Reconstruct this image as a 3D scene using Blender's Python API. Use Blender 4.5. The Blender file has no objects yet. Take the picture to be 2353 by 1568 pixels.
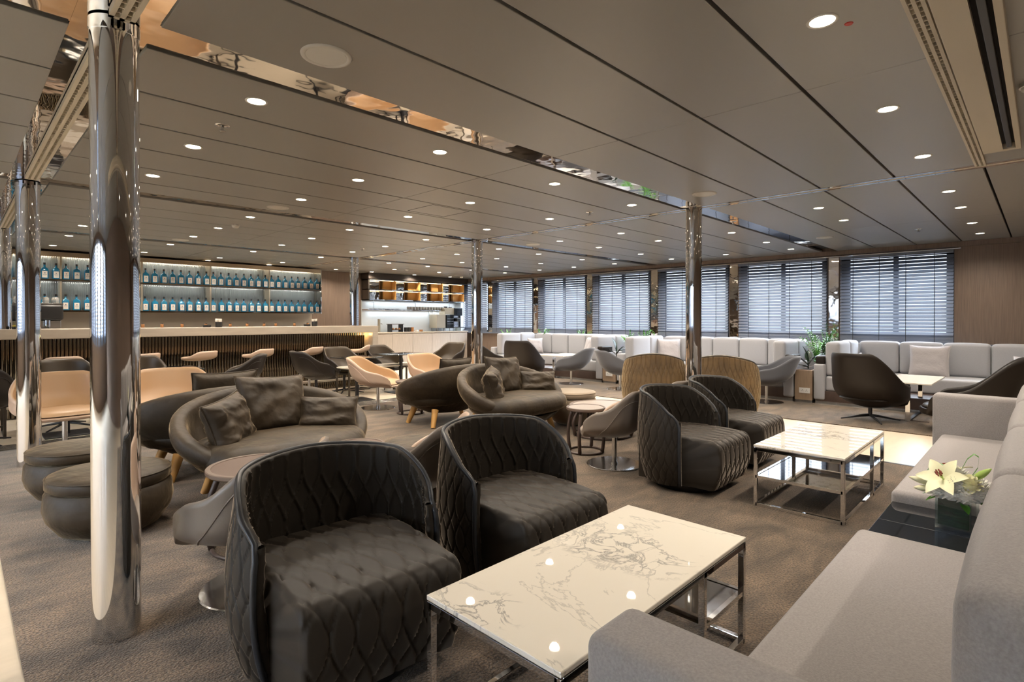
import bpy, bmesh, math, random
from math import sin, cos, pi, radians as rad, sqrt, atan2
from mathutils import Vector, Matrix, noise

# ------------------------------------------------------------------ camera, sky, exposure
SC = bpy.context.scene
C = SC.collection
CEIL = 2.456
F_PX, CX, CY = 1252.44, 1176.5, 740.75
cam_d = bpy.data.cameras.new('camera'); cam = bpy.data.objects.new('camera', cam_d); C.objects.link(cam)
cam_d.sensor_width = 36; cam_d.lens = 36*F_PX/2353; cam_d.shift_y = -(784-CY)/2353
cam_d.clip_start = 0.05
yaw, pitch = .7728, -.0062
fw = Vector((cos(yaw)*cos(pitch), sin(yaw)*cos(pitch), sin(pitch)))
cam.location = (0, 0, 1.28)
cam.rotation_euler = fw.to_track_quat('-Z', 'Y').to_euler()
SC.camera = cam
SC.view_settings.view_transform = 'Standard'; SC.view_settings.look = 'None'
SC.view_settings.gamma = 1; SC.view_settings.use_curve_mapping = False
SC.view_settings.exposure = 0.17
SKY = 1.0
LAMP = 112.0
wd = bpy.data.worlds.new('sky'); SC.world = wd; wd.use_nodes = True
wn = wd.node_tree; bg = wn.nodes['Background']; bg.inputs[0].default_value = (.80, .90, 1, 1)
_tc = wn.nodes.new('ShaderNodeTexCoord'); _sx = wn.nodes.new('ShaderNodeSeparateXYZ'); wn.links.new(_tc.outputs['Generated'], _sx.inputs[0])
_mr = wn.nodes.new('ShaderNodeMapRange'); _mr.interpolation_type = 'SMOOTHSTEP'     # bright hazy sky above, softer at the horizon
_mr.inputs[1].default_value = .15; _mr.inputs[2].default_value = .45; _mr.inputs[3].default_value = 2.4*SKY; _mr.inputs[4].default_value = 34*SKY
wn.links.new(_sx.outputs[2], _mr.inputs[0])
_dp = wn.nodes.new('ShaderNodeVectorMath'); _dp.operation = 'DOT_PRODUCT'; _dp.inputs[1].default_value = Vector((-.77, -.05, .60)).normalized()   # hazy sun on the far side of the room
wn.links.new(_tc.outputs['Generated'], _dp.inputs[0])
_hz = wn.nodes.new('ShaderNodeMapRange'); _hz.interpolation_type = 'SMOOTHSTEP'; _hz.inputs[1].default_value = .72; _hz.inputs[2].default_value = 1.0; _hz.inputs[3].default_value = 0; _hz.inputs[4].default_value = 150*SKY
wn.links.new(_dp.outputs['Value'], _hz.inputs[0])
_ad = wn.nodes.new('ShaderNodeMath'); _ad.operation = 'ADD'; wn.links.new(_mr.outputs[0], _ad.inputs[0]); wn.links.new(_hz.outputs[0], _ad.inputs[1]); wn.links.new(_ad.outputs[0], bg.inputs[1])
cy = SC.cycles
cy.max_bounces = 9; cy.diffuse_bounces = 5; cy.glossy_bounces = 5; cy.transmission_bounces = 6; cy.transparent_max_bounces = 12
cy.sample_clamp_indirect = 6; cy.caustics_reflective = False; cy.caustics_refractive = False
cy.use_denoising = True; cy.blur_glossy = .5

# ------------------------------------------------------------------ materials
MATS = {}
def mat(name, col=(.5,.5,.5), rough=.5, metal=0, sheen=0, sheen_tint=(1,1,1), coat=0, emit=None, es=0, spec=.5, noise_s=0, noise_amt=0,
        bump_s=0, bump=0, scale3=(1,1,1), trans=0, alpha=1, sheen_r=.4):
    m = bpy.data.materials.new(name); m.use_nodes = True
    nt = m.node_tree; p = nt.nodes['Principled BSDF']; L = nt.links
    p.inputs['Base Color'].default_value = (*col, 1); p.inputs['Roughness'].default_value = rough
    p.inputs['Metallic'].default_value = metal; p.inputs['Specular IOR Level'].default_value = spec
    if sheen:
        p.inputs['Sheen Weight'].default_value = sheen; p.inputs['Sheen Tint'].default_value = (*sheen_tint, 1); p.inputs['Sheen Roughness'].default_value = sheen_r
    if coat: p.inputs['Coat Weight'].default_value = coat; p.inputs['Coat Roughness'].default_value = .05
    if emit: p.inputs['Emission Color'].default_value = (*emit, 1); p.inputs['Emission Strength'].default_value = es
    if trans: p.inputs['Transmission Weight'].default_value = trans
    if alpha < 1: p.inputs['Alpha'].default_value = alpha
    if noise_s or bump:
        tc = nt.nodes.new('ShaderNodeTexCoord'); mp = nt.nodes.new('ShaderNodeMapping'); mp.inputs['Scale'].default_value = scale3
        L.new(tc.outputs['Object'], mp.inputs[0])
    if noise_s:
        n = nt.nodes.new('ShaderNodeTexNoise'); n.inputs['Scale'].default_value = noise_s; n.inputs['Detail'].default_value = 5
        L.new(mp.outputs[0], n.inputs['Vector'])
        r = nt.nodes.new('ShaderNodeValToRGB'); r.color_ramp.elements[0].position = .3; r.color_ramp.elements[1].position = .7
        r.color_ramp.elements[0].color = (*[c*(1-noise_amt) for c in col], 1); r.color_ramp.elements[1].color = (*[min(1, c*(1+noise_amt)) for c in col], 1)
        L.new(n.outputs[0], r.inputs[0]); L.new(r.outputs[0], p.inputs['Base Color'])
    if bump:
        n = nt.nodes.new('ShaderNodeTexNoise'); n.inputs['Scale'].default_value = bump_s; n.inputs['Detail'].default_value = 3
        L.new(mp.outputs[0], n.inputs['Vector'])
        b = nt.nodes.new('ShaderNodeBump'); b.inputs['Strength'].default_value = 1; b.inputs['Distance'].default_value = bump
        L.new(n.outputs[0], b.inputs['Height']); L.new(b.outputs[0], p.inputs['Normal'])
    MATS[name] = m
    return m

CHROME = mat('polished_chrome', (.80,.80,.80), .035, 1)
MIRROR = mat('mirror_strip', (.74,.70,.65), .03, 1, bump_s=2.2, bump=.006)
DISC = mat('satin_disc', (.78,.78,.78), .13, 1)
BRUSH = mat('brushed_steel', (.62,.62,.62), .22, 1)
DARKMETAL = mat('dark_metal', (.035,.035,.038), .35, .6)
BRONZE = mat('bronze_frame', (.10,.085,.07), .3, .8)
CREAMFLOOR = mat('cream_vinyl', (.62,.53,.41), .32, noise_s=3, noise_amt=.05, scale3=(1,6,1))
PANEL = mat('ceiling_panel', (.32,.31,.285), .34, .35, bump_s=600, bump=.0004)
PLENUM = mat('plenum_dark', (.02,.018,.016), .9)
CREAMPAINT = mat('cream_paint', (.62,.56,.45), .45)
WHITEPLASTIC = mat('white_plastic', (.75,.74,.70), .4)
VELVET = mat('umber_velvet', (.034,.024,.014), .55, sheen=.62, sheen_tint=(.66,.51,.33), noise_s=5, noise_amt=.5, bump_s=9, bump=.012, sheen_r=.28, spec=.3)
VELVETQ = mat('charcoal_velvet', (.022,.017,.012), .55, spec=.3, sheen=1.0, sheen_tint=(.66,.56,.46), noise_s=4, noise_amt=.3, sheen_r=.3)
VELVETTAN = mat('gold_velvet', (.115,.070,.028), .6, sheen=.45, sheen_tint=(.9,.72,.42), noise_s=6, noise_amt=.35)
PIPING = mat('piping_leather', (.022,.024,.028), .38)
TAUPE = mat('taupe_leather', (.20,.165,.135), .38, bump_s=300, bump=.0004)
TAUPED = mat('brown_taupe_leather', (.105,.082,.062), .36, bump_s=300, bump=.0004)
TANL = mat('tan_leather', (.43,.27,.145), .42, bump_s=250, bump=.0005)
TANOUT = mat('beige_back_leather', (.43,.31,.23), .42)
BROWNL = mat('dark_brown_leather', (.013,.009,.0065), .48, spec=.3)
BROWNIN = mat('olive_brown_leather', (.045,.032,.019), .38, spec=.35)
GREYF = mat('blue_grey_fabric', (.085,.088,.102), .85, sheen=.4, bump_s=400, bump=.0006)
SOFA = mat('grey_sofa_fabric', (.30,.275,.265), .9, sheen=.35, noise_s=180, noise_amt=.14, bump_s=500, bump=.0009)
SOFAB = mat('light_grey_fabric', (.33,.33,.345), .9, sheen=.3, noise_s=180, noise_amt=.06, bump_s=500, bump=.0006)
CUSHF = mat('mauve_cushion_fabric', (.35,.325,.325), .85, sheen=.4, bump_s=60, bump=.003)
BLACKGLASS = mat('black_glass', (.010,.012,.015), .04, spec=.8)
SMOKEGLASS = mat('mirror_glass_shelf', (.45,.46,.48), .04, 1)
STONE = mat('bar_stone', (.40,.345,.28), .32, noise_s=4, noise_amt=.07, scale3=(1,5,5))
WHITEGLOSS = mat('white_gloss_panel', (.70,.74,.76), .12)
OAK = mat('pale_oak_cabinet', (.42,.365,.31), .45, noise_s=6, noise_amt=.12, scale3=(14,14,.6))
WALNUTWALL = mat('brown_wood_wall', (.150,.105,.078), .5, noise_s=6, noise_amt=.18, scale3=(14,14,.5))
DARKWOOD = mat('dark_wood', (.055,.035,.027), .42, noise_s=9, noise_amt=.2)
WOODLEG = mat('honey_wood', (.60,.33,.10), .4, noise_s=10, noise_amt=.12, scale3=(1,1,.2))
WOODTOP = mat('brown_leather_inlay', (.085,.048,.032), .42, bump_s=400, bump=.0004)
TOPRIM = mat('taupe_rim', (.13,.092,.07), .4)
HEADER = mat('dark_header', (.030,.022,.017), .45)
CARAMEL = mat('caramel_niche', (.75,.40,.12), .5)
LEDW = mat('warm_led', (1,.8,.5), .5, emit=(1,.72,.38), es=7)
LENS = mat('lamp_lens', (1,.9,.75), .5, emit=(1,.86,.66), es=22)
BLUEGLASS = mat('blue_glass', (.015,.18,.33), .06, spec=.8, emit=None)
BLACKP = mat('black_plastic', (.015,.015,.016), .35)
PAPER = mat('white_paper', (.80,.76,.68), .8)
SLAT = mat('blind_slat', (.135,.155,.20), .5)
WINFRAME = mat('window_frame', (.03,.033,.04), .5)
SOIL = mat('soil', (.03,.02,.014), .95)
LEAFG = mat('fresh_green_leaf', (.10,.30,.035), .4)
LEAFD = mat('dark_rubber_leaf', (.018,.035,.02), .25)
PETAL = mat('ivory_petal', (.90,.88,.58), .55)
PETALW = mat('white_petal', (.93,.92,.86), .6, sheen=.4)
PETALG = mat('green_bud', (.42,.60,.14), .45)
STAMEN = mat('rust_stamen', (.20,.035,.015), .7)
KICK = mat('steel_kick_plate', (.35,.36,.38), .25, .9)
YELLOW = mat('yellow_pack', (.80,.62,.03), .5)
STEELBOX = mat('champagne_steel', (.45,.40,.31), .3, .6)
RED = mat('red_mark', (.5,.02,.01), .4)
PASTRY = mat('brown_pastry', (.35,.15,.05), .6)

def glass_mat(name, tint=(1,1,1), mixf=.12, rough=.02):
    m = bpy.data.materials.new(name); m.use_nodes = True; nt = m.node_tree; nt.nodes.clear()
    o = nt.nodes.new('ShaderNodeOutputMaterial'); mx = nt.nodes.new('ShaderNodeMixShader'); t = nt.nodes.new('ShaderNodeBsdfTransparent')
    g = nt.nodes.new('ShaderNodeBsdfGlossy'); t.inputs[0].default_value = (*tint, 1); g.inputs[1].default_value = rough
    fr = nt.nodes.new('ShaderNodeFresnel'); fr.inputs[0].default_value = 1.5
    ad = nt.nodes.new('ShaderNodeMath'); ad.operation = 'ADD'; ad.inputs[1].default_value = mixf
    ge = nt.nodes.new('ShaderNodeNewGeometry'); iv = nt.nodes.new('ShaderNodeMath'); iv.operation = 'SUBTRACT'; iv.inputs[0].default_value = 1; nt.links.new(ge.outputs['Backfacing'], iv.inputs[1])
    mm = nt.nodes.new('ShaderNodeMath'); mm.operation = 'MULTIPLY'; nt.links.new(fr.outputs[0], ad.inputs[0]); nt.links.new(ad.outputs[0], mm.inputs[0]); nt.links.new(iv.outputs[0], mm.inputs[1]); nt.links.new(mm.outputs[0], mx.inputs[0])
    nt.links.new(t.outputs[0], mx.inputs[1]); nt.links.new(g.outputs[0], mx.inputs[2]); nt.links.new(mx.outputs[0], o.inputs[0])
    MATS[name] = m; return m
GLASS = glass_mat('clear_glass', (.97,.98,1), .0)
VASEGLASS = glass_mat('vase_glass', (.90,.96,.96), .14)
RODGLASS = glass_mat('rod_glass', (.90,.95,.97), .28, .10)

def carpet_mat():
    m = bpy.data.materials.new('brown_carpet'); m.use_nodes = True; nt = m.node_tree; L = nt.links; p = nt.nodes['Principled BSDF']
    p.inputs['Roughness'].default_value = .95; p.inputs['Sheen Weight'].default_value = .4; p.inputs['Sheen Tint'].default_value = (.8,.72,.62,1)
    tc = nt.nodes.new('ShaderNodeTexCoord'); mp = nt.nodes.new('ShaderNodeMapping'); mp.inputs['Scale'].default_value = (1,2.4,1); mp.inputs['Rotation'].default_value = (0,0,.5)
    L.new(tc.outputs['Object'], mp.inputs[0])
    n1 = nt.nodes.new('ShaderNodeTexNoise'); n1.inputs['Scale'].default_value = 3.2; n1.inputs['Detail'].default_value = 4; n1.inputs['Distortion'].default_value = .6; L.new(mp.outputs[0], n1.inputs['Vector'])
    n2 = nt.nodes.new('ShaderNodeTexNoise'); n2.inputs['Scale'].default_value = 105; n2.inputs['Detail'].default_value = 2; L.new(tc.outputs['Object'], n2.inputs['Vector'])
    r1 = nt.nodes.new('ShaderNodeValToRGB'); e = r1.color_ramp.elements; e[0].position = .33; e[1].position = .70
    e[0].color = (.034,.022,.013,1); e[1].color = (.135,.092,.058,1); L.new(n1.outputs[0], r1.inputs[0])
    r2 = nt.nodes.new('ShaderNodeMapRange'); r2.inputs[1].default_value = .35; r2.inputs[2].default_value = .65; r2.inputs[3].default_value = .3; r2.inputs[4].default_value = 1.75; L.new(n2.outputs[0], r2.inputs[0])
    mx = nt.nodes.new('ShaderNodeVectorMath'); mx.operation = 'SCALE'; L.new(r1.outputs[0], mx.inputs[0]); L.new(r2.outputs[0], mx.inputs['Scale'])
    L.new(mx.outputs[0], p.inputs['Base Color'])
    b = nt.nodes.new('ShaderNodeBump'); b.inputs['Distance'].default_value = .006; L.new(n2.outputs[0], b.inputs['Height']); L.new(b.outputs[0], p.inputs['Normal'])
    return m
CARPET = carpet_mat()

def marble_mat():
    m = bpy.data.materials.new('veined_white_marble'); m.use_nodes = True; nt = m.node_tree; L = nt.links; p = nt.nodes['Principled BSDF']
    p.inputs['Roughness'].default_value = .015
    tc = nt.nodes.new('ShaderNodeTexCoord')
    def vein(scale, rot, lo, hi, dist, off):
        mp = nt.nodes.new('ShaderNodeMapping'); mp.inputs['Scale'].default_value = scale; mp.inputs['Rotation'].default_value = (0,0,rot); mp.inputs['Location'].default_value = off
        L.new(tc.outputs['Object'], mp.inputs[0])
        n = nt.nodes.new('ShaderNodeTexNoise'); n.inputs['Scale'].default_value = 1; n.inputs['Detail'].default_value = 7; n.inputs['Distortion'].default_value = dist; n.inputs['Roughness'].default_value = .6
        L.new(mp.outputs[0], n.inputs['Vector'])
        s = nt.nodes.new('ShaderNodeMath'); s.operation = 'SUBTRACT'; s.inputs[1].default_value = .5; L.new(n.outputs[0], s.inputs[0])
        a = nt.nodes.new('ShaderNodeMath'); a.operation = 'ABSOLUTE'; L.new(s.outputs[0], a.inputs[0])
        r = nt.nodes.new('ShaderNodeMapRange'); r.inputs[1].default_value = 0; r.inputs[2].default_value = hi; r.inputs[3].default_value = lo; r.inputs[4].default_value = 0; L.new(a.outputs[0], r.inputs[0])
        return r
    v1 = vein((1.3,.8,1), .9, .5, .006, 1.0, (.3,.1,0)); v2 = vein((9,7,1), .5, 1, .035, 1.2, (1.7,.6,0))
    # the crackled dark patch keeps to one area
    mk = nt.nodes.new('ShaderNodeTexNoise'); mk.inputs['Scale'].default_value = 5; mk.inputs['Detail'].default_value = 1; L.new(tc.outputs['Object'], mk.inputs['Vector'])
    mr = nt.nodes.new('ShaderNodeMapRange'); mr.inputs[1].default_value = 1.75; mr.inputs[2].default_value = 1.25; 
    def patch(cx_, cy_, rx, ry):
        v = nt.nodes.new('ShaderNodeMapping'); v.inputs['Location'].default_value = (-cx_/rx, -cy_/ry, 0); v.inputs['Scale'].default_value = (1/rx, 1/ry, 0); L.new(tc.outputs['Object'], v.inputs[0])
        l = nt.nodes.new('ShaderNodeVectorMath'); l.operation = 'LENGTH'; L.new(v.outputs[0], l.inputs[0]); return l
    p1 = patch(.14, .02, .17, .30); p2 = patch(-.50, .12, .10, .16)
    mn = nt.nodes.new('ShaderNodeMath'); mn.operation = 'MINIMUM'; L.new(p1.outputs['Value'], mn.inputs[0]); L.new(p2.outputs['Value'], mn.inputs[1])
    nz_ = nt.nodes.new('ShaderNodeMath'); nz_.operation = 'MULTIPLY_ADD'; nz_.inputs[1].default_value = 1.2; L.new(mk.outputs[0], nz_.inputs[0]); L.new(mn.outputs[0], nz_.inputs[2]); L.new(nz_.outputs[0], mr.inputs[0])
    mu = nt.nodes.new('ShaderNodeMath'); mu.operation = 'MULTIPLY'; L.new(v2.outputs[0], mu.inputs[0]); L.new(mr.outputs[0], mu.inputs[1])
    mxx = nt.nodes.new('ShaderNodeMath'); mxx.operation = 'MAXIMUM'; L.new(v1.outputs[0], mxx.inputs[0]); L.new(mu.outputs[0], mxx.inputs[1])
    sc = nt.nodes.new('ShaderNodeMath'); sc.operation = 'MULTIPLY'; sc.inputs[1].default_value = .75; L.new(mxx.outputs[0], sc.inputs[0])
    mix = nt.nodes.new('ShaderNodeMix'); mix.data_type = 'RGBA'; L.new(sc.outputs[0], mix.inputs[0])
    mix.inputs[6].default_value = (.80,.74,.63,1); mix.inputs[7].default_value = (.22,.21,.20,1); L.new(mix.outputs[2], p.inputs['Base Color'])
    return m
MARBLE = marble_mat()

def flute_mat():
    # fluted bronze mirror cladding of the bar front
    return mat('bronze_mirror_flute', (.17,.14,.10), .07, 1)
FLUTE = flute_mat()

# ------------------------------------------------------------------ geometry helpers
class MB:
    def __init__(s): s.v = []; s.f = []
    def add(s, vs, fs):
        n = len(s.v); s.v += [tuple(v) for v in vs]; s.f += [tuple(i+n for i in f) for f in fs]; return s
    def box(s, x0, x1, y0, y1, z0, z1):
        return s.add([(x0,y0,z0),(x1,y0,z0),(x1,y1,z0),(x0,y1,z0),(x0,y0,z1),(x1,y0,z1),(x1,y1,z1),(x0,y1,z1)],
                     [(0,3,2,1),(4,5,6,7),(0,1,5,4),(1,2,6,5),(2,3,7,6),(3,0,4,7)])
    def grid(s, P, closeu=False, closev=False):
        nu = len(P); nv = len(P[0]); vs = [p for r in P for p in r]; fs = []
        for i in range(nu if closeu else nu-1):
            for j in range(nv if closev else nv-1):
                a = i*nv+j; b = ((i+1)%nu)*nv+j; c = ((i+1)%nu)*nv+(j+1)%nv; d = i*nv+(j+1)%nv
                fs.append((a,b,c,d))
        return s.add(vs, fs)
    def lathe(s, prof, n=32, c=(0,0)):
        return s.grid([[(c[0]+r*cos(2*pi*i/n), c[1]+r*sin(2*pi*i/n), z) for r, z in prof] for i in range(n)], closeu=True)
    def cyl(s, x, y, z0, z1, r, n=24, r2=None):
        r2 = r if r2 is None else r2
        return s.lathe([(0,z0),(r,z0),(r2,z1),(0,z1)], n, (x,y))
    def tube(s, pts, r, n=8, closed=False, rs=None):
        pts = [Vector(p) for p in pts]; m = len(pts); rings = []; up = None
        for i in range(m):
            if closed: t = pts[(i+1)%m]-pts[i-1]
            else: t = pts[min(i+1,m-1)]-pts[max(i-1,0)]
            t.normalize()
            if up is None: up = Vector((0,0,1)) if abs(t.z) < .9 else Vector((1,0,0))
            a = up-t*up.dot(t); a.normalize(); b = t.cross(a); up = a
            rr = rs[i] if rs else r
            rings.append([tuple(pts[i]+a*rr*cos(2*pi*k/n)+b*rr*sin(2*pi*k/n)) for k in range(n)])
        s.grid(rings, closeu=closed, closev=True)
        if not closed:
            b0 = len(s.v)-m*n
            s.f.append(tuple(b0+k for k in range(n))[::-1]); s.f.append(tuple(b0+(m-1)*n+k for k in range(n)))
        return s
    def bar(s, a, b, w=.02, h=None):
        # square bar between two points
        a = Vector(a); b = Vector(b); h = h or w; t = (b-a).normalized(); u = Vector((0,0,1)) if abs(t.z) < .9 else Vector((1,0,0))
        x = t.cross(u).normalized(); y = x.cross(t); vs = []
        for p in (a, b):
            for i, j in ((-1,-1),(1,-1),(1,1),(-1,1)): vs.append(p+x*i*w/2+y*j*h/2)
        return s.add(vs, [(0,1,2,3),(7,6,5,4),(0,4,5,1),(1,5,6,2),(2,6,7,3),(3,7,4,0)])
    def soft(s, cx, cy, cz, w, d, h, r=.03, bulge=(0,0,0), n=8):
        # rounded, slightly stuffed block centred on cx,cy,cz
        ax = []
        for L in (w, d, h):
            k = [-L/2, -L/2+r*.3, -L/2+r*.65, -L/2+r]
            k += [-L/2+r+(L-2*r)*i/n for i in range(1, n)]
            k += [L/2-r, L/2-r*.65, L/2-r*.3, L/2]; ax.append(k)
        dims = (w, d, h)
        def mp(p):
            q = [max(-dims[i]/2+r, min(dims[i]/2-r, p[i])) for i in range(3)]
            o = Vector([p[i]-q[i] for i in range(3)])
            if o.length > 1e-9: o = o.normalized()*r
            v = [q[i]+o[i] for i in range(3)]
            t = [p[i]/(dims[i]/2) for i in range(3)]
            for i in range(3):
                j, k = (i+1)%3, (i+2)%3
                v[i] += bulge[i]*t[i]*max(0,1-t[j]**2)*max(0,1-t[k]**2)
            return (cx+v[0], cy+v[1], cz+v[2])
        for i in range(3):
            j, k = (i+1)%3, (i+2)%3
            for sg in (-1, 1):
                P = []
                for a in ax[j]:
                    row = []
                    for b in ax[k]:
                        p = [0,0,0]; p[i] = sg*dims[i]/2; p[j] = a; p[k] = b; row.append(mp(p))
                    P.append(row)
                if sg < 0: P = P[::-1]
                s.grid(P)
        return s
    def build(s, name, m, parent=None, smooth=False, bevel=0, sub=0, weld=True, auto=None):
        me = bpy.data.meshes.new(name); me.from_pydata(s.v, [], s.f)
        bm = bmesh.new(); bm.from_mesh(me)
        if weld: bmesh.ops.remove_doubles(bm, verts=bm.verts, dist=1e-5)
        bmesh.ops.recalc_face_normals(bm, faces=bm.faces)
        if bevel: bmesh.ops.bevel(bm, geom=[e for e in bm.edges if len(e.link_faces) == 2 and e.calc_face_angle(0) > .6], offset=bevel, segments=2, affect='EDGES', profile=.5)
        bm.to_mesh(me); bm.free()
        if smooth:
            me.polygons.foreach_set('use_smooth', [True]*len(me.polygons))
            if auto: me.set_sharp_from_angle(angle=auto)
        me.materials.append(m)
        o = bpy.data.objects.new(name, me); C.objects.link(o); o.parent = parent
        if sub:
            md = o.modifiers.new('s', 'SUBSURF'); md.levels = sub; md.render_levels = sub
        return o

def thing(name, label, cat, loc=(0,0,0), rz=0, group=None):
    o = bpy.data.objects.new(name, None); C.objects.link(o); o.location = loc; o.rotation_euler = (0,0,rz)
    o.empty_display_size = .1
    o['label'] = label; o['category'] = cat
    if group: o['group'] = group
    return o
def tag(o, label, cat, group=None, kind=None):
    o['label'] = label; o['category'] = cat
    if group: o['group'] = group
    if kind: o['kind'] = kind
    return o
def struct(name, mb, m, **k):
    o = mb.build(name, m, **k); o['kind'] = 'structure'; return o
KIDS = {}
def kids(o): return [x for x in C.objects if x.parent == o]
def dup(root, loc, rz=0, label=None, group=None, scale=None):
    r = root.copy(); C.objects.link(r); r.location = loc; r.rotation_euler = (0,0,rz)
    if label: r['label'] = label
    if group: r['group'] = group
    if scale: r.scale = scale
    ks = KIDS.get(root.name)
    if ks is None:
        ks = [(c, kids(c)) for c in kids(root)]; KIDS[root.name] = ks
    for c, gs in ks:
        d = c.copy(); C.objects.link(d); d.parent = r
        for g in gs:
            e = g.copy(); C.objects.link(e); e.parent = d
    return r
def facing(dx, dy):   # models face -Y; angle to face (dx,dy)
    return atan2(dy, dx)+pi/2
def sst(a, b, x):
    t = max(0, min(1, (x-a)/(b-a))); return t*t*(3-2*t)
random.seed(7)

# ------------------------------------------------------------------ the room
XL, XR, YN, YF = -6.2, 10.7, -2.6, 12.6
struct('floor', MB().box(XL-.2, XR+.2, YN-.2, YF+.2, -.1, 0), CREAMFLOOR)
def carpet(x0, x1, y0, y1, label):
    o = MB().box(x0, x1, y0, y1, .0005, .010).build('carpet', CARPET); tag(o, label, 'carpet'); return o
carpet(.17, 5.75, -1.4, 7.15, 'brown mottled carpet under the quilted armchairs and marble tables')
carpet(7.42, 9.0, -1.2, 9.6, 'brown carpet strip in front of the window booths')
# metal edge step between carpet and bar floor
ts = MB()
for k in range(4): ts.box(.17-.05, 5.8, 7.16+k*.075, 7.16+k*.075+.05, 0, .014)
struct('trim_1', ts, BRUSH, bevel=.003)
struct('trim_2', MB().box(5.75, 5.78, -1.4, 7.15, 0, .012), DARKMETAL)

# ceiling: plenum slab plus bevelled panels with open joints
struct('ceiling', MB().box(XL-.2, XR+.2, YN-.2, YF+.2, CEIL+.06, CEIL+.14), PLENUM)
def strips():
    ys = []
    for lo, hi, anchor in ((YN, 2.565, 2.003), (2.785, 6.01, 3.352), (6.23, 9.46, 6.80), (9.68, YF, 10.24)):
        js = [anchor+.556*k for k in range(-9, 12)]
        js = [lo]+[j for j in js if lo+.12 < j < hi-.12]+[hi]
        ys += [(a, b) for a, b in zip(js[:-1], js[1:])]
    return ys
pm = MB()
XS = [(XL, -2.6), (-2.6, .33), (.59, 3.07), (3.07, 5.455), (5.585, 8.2), (8.2, XR)]
for y0, y1 in strips():
    for x0, x1 in XS:
        if y0 < .4 and y1 > -.2 and x0 < 5 and x1 > 3.3: pass
        g = .009
        pm.box(x0+.002, x1-.002, y0+g, y1-g, CEIL, CEIL+.03)
struct('ceiling_panels', pm, PANEL, bevel=.003)
# mirror channels in the ceiling
for i, y in enumerate((2.675, 6.12, 9.57)):
    struct('trim_%d' % (3+i), MB().grid([[(XL+(9.8-XL)*a/60, y-.11+.22*b/3, CEIL+.012) for b in range(4)] for a in range(61)]), MIRROR, smooth=True)
struct('trim_6', MB().grid([[(.33+.26*b/3, YN+(YF-YN)*a/60, CEIL+.011) for b in range(4)] for a in range(61)]), MIRROR, smooth=True)
cc = MB(); cc.box(5.455, 5.495, YN, YF, CEIL-.004, CEIL+.02); cc.box(5.545, 5.585, YN, YF, CEIL-.004, CEIL+.02)
struct('trim_7', cc, MIRROR)
struct('trim_8', MB().box(5.497, 5.543, YN, YF, CEIL-.002, CEIL+.02), CREAMPAINT)

def slot_grille(name, label, x0, x1, yc, w, along='x', n=2, m=CREAMPAINT):
    t = thing(name, label, 'vent', (0,0,0))
    b = MB(); s = MB()
    step = .045
    a = x0
    L = x1-x0
    def bx(mb, a0, a1, b0, b1, z0, z1):
        if along == 'x': mb.box(a0, a1, b0, b1, z0, z1)
        else: mb.box(b0, b1, a0, a1, z0, z1)
    # rails
    r = w/(2*n+1)
    for k in range(n+1): bx(b, x0, x1, yc-w/2+2*k*r, yc-w/2+(2*k+1)*r, CEIL-.022, CEIL+.004)
    bx(b, x0, x0+.02, yc-w/2, yc+w/2, CEIL-.022, CEIL+.004); bx(b, x1-.02, x1, yc-w/2, yc+w/2, CEIL-.022, CEIL+.004)
    nn = int(L/step)
    for k in range(n):
        for i in range(nn): bx(s, x0+i*step, x0+i*step+.006, yc-w/2+(2*k+1)*r, yc-w/2+(2*k+2)*r, CEIL-.018, CEIL+.002)
    d = MB(); bx(d, x0+.01, x1-.01, yc-w/2+.002, yc+w/2-.002, CEIL+.002, CEIL+.006)
    b.build('frame', m, t); s.build('fins', m, t)['kind'] = 'stuff'; d.build('backing', PLENUM, t)
    return t
slot_grille('ceiling_vent', 'long beige slot vent beside the ceiling recess at upper right', -1.5, 5.44, .345, .065)
slot_grille('ceiling_vent', 'beige linear vent along the ceiling mirror channel, ending at the nearest chrome column', -2.4, 2.56, .46, .085, 'y')
slot_grille('ceiling_vent', 'beige linear vent in the ceiling mirror channel between the two left chrome columns', 2.78, 6.02, .46, .085, 'y')
slot_grille('ceiling_vent', 'beige linear vent in the ceiling channel behind the second left chrome column', 6.22, 9.46, .46, .085, 'y')
# recessed slot housing at upper right
t = thing('ceiling_recess', 'cream recessed ceiling housing with a black slot and dark rail at upper right', 'ceiling fitting')
h = MB(); h.box(-1.5, 4.93, .20, .30, CEIL-.05, CEIL+.01); h.box(-1.5, 4.93, .108, .135, CEIL-.05, CEIL+.01); h.box(4.88, 4.93, .135, .20, CEIL-.05, CEIL+.01)
h.build('housing', CREAMPAINT, t, bevel=.003)
MB().box(-1.5, 4.88, .135, .20, CEIL-.012, CEIL-.008).build('slot', PLENUM, t)
MB().box(-1.5, 4.86, .152, .178, CEIL-.045, CEIL-.012).build('rail', DARKMETAL, t, bevel=.003)

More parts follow.
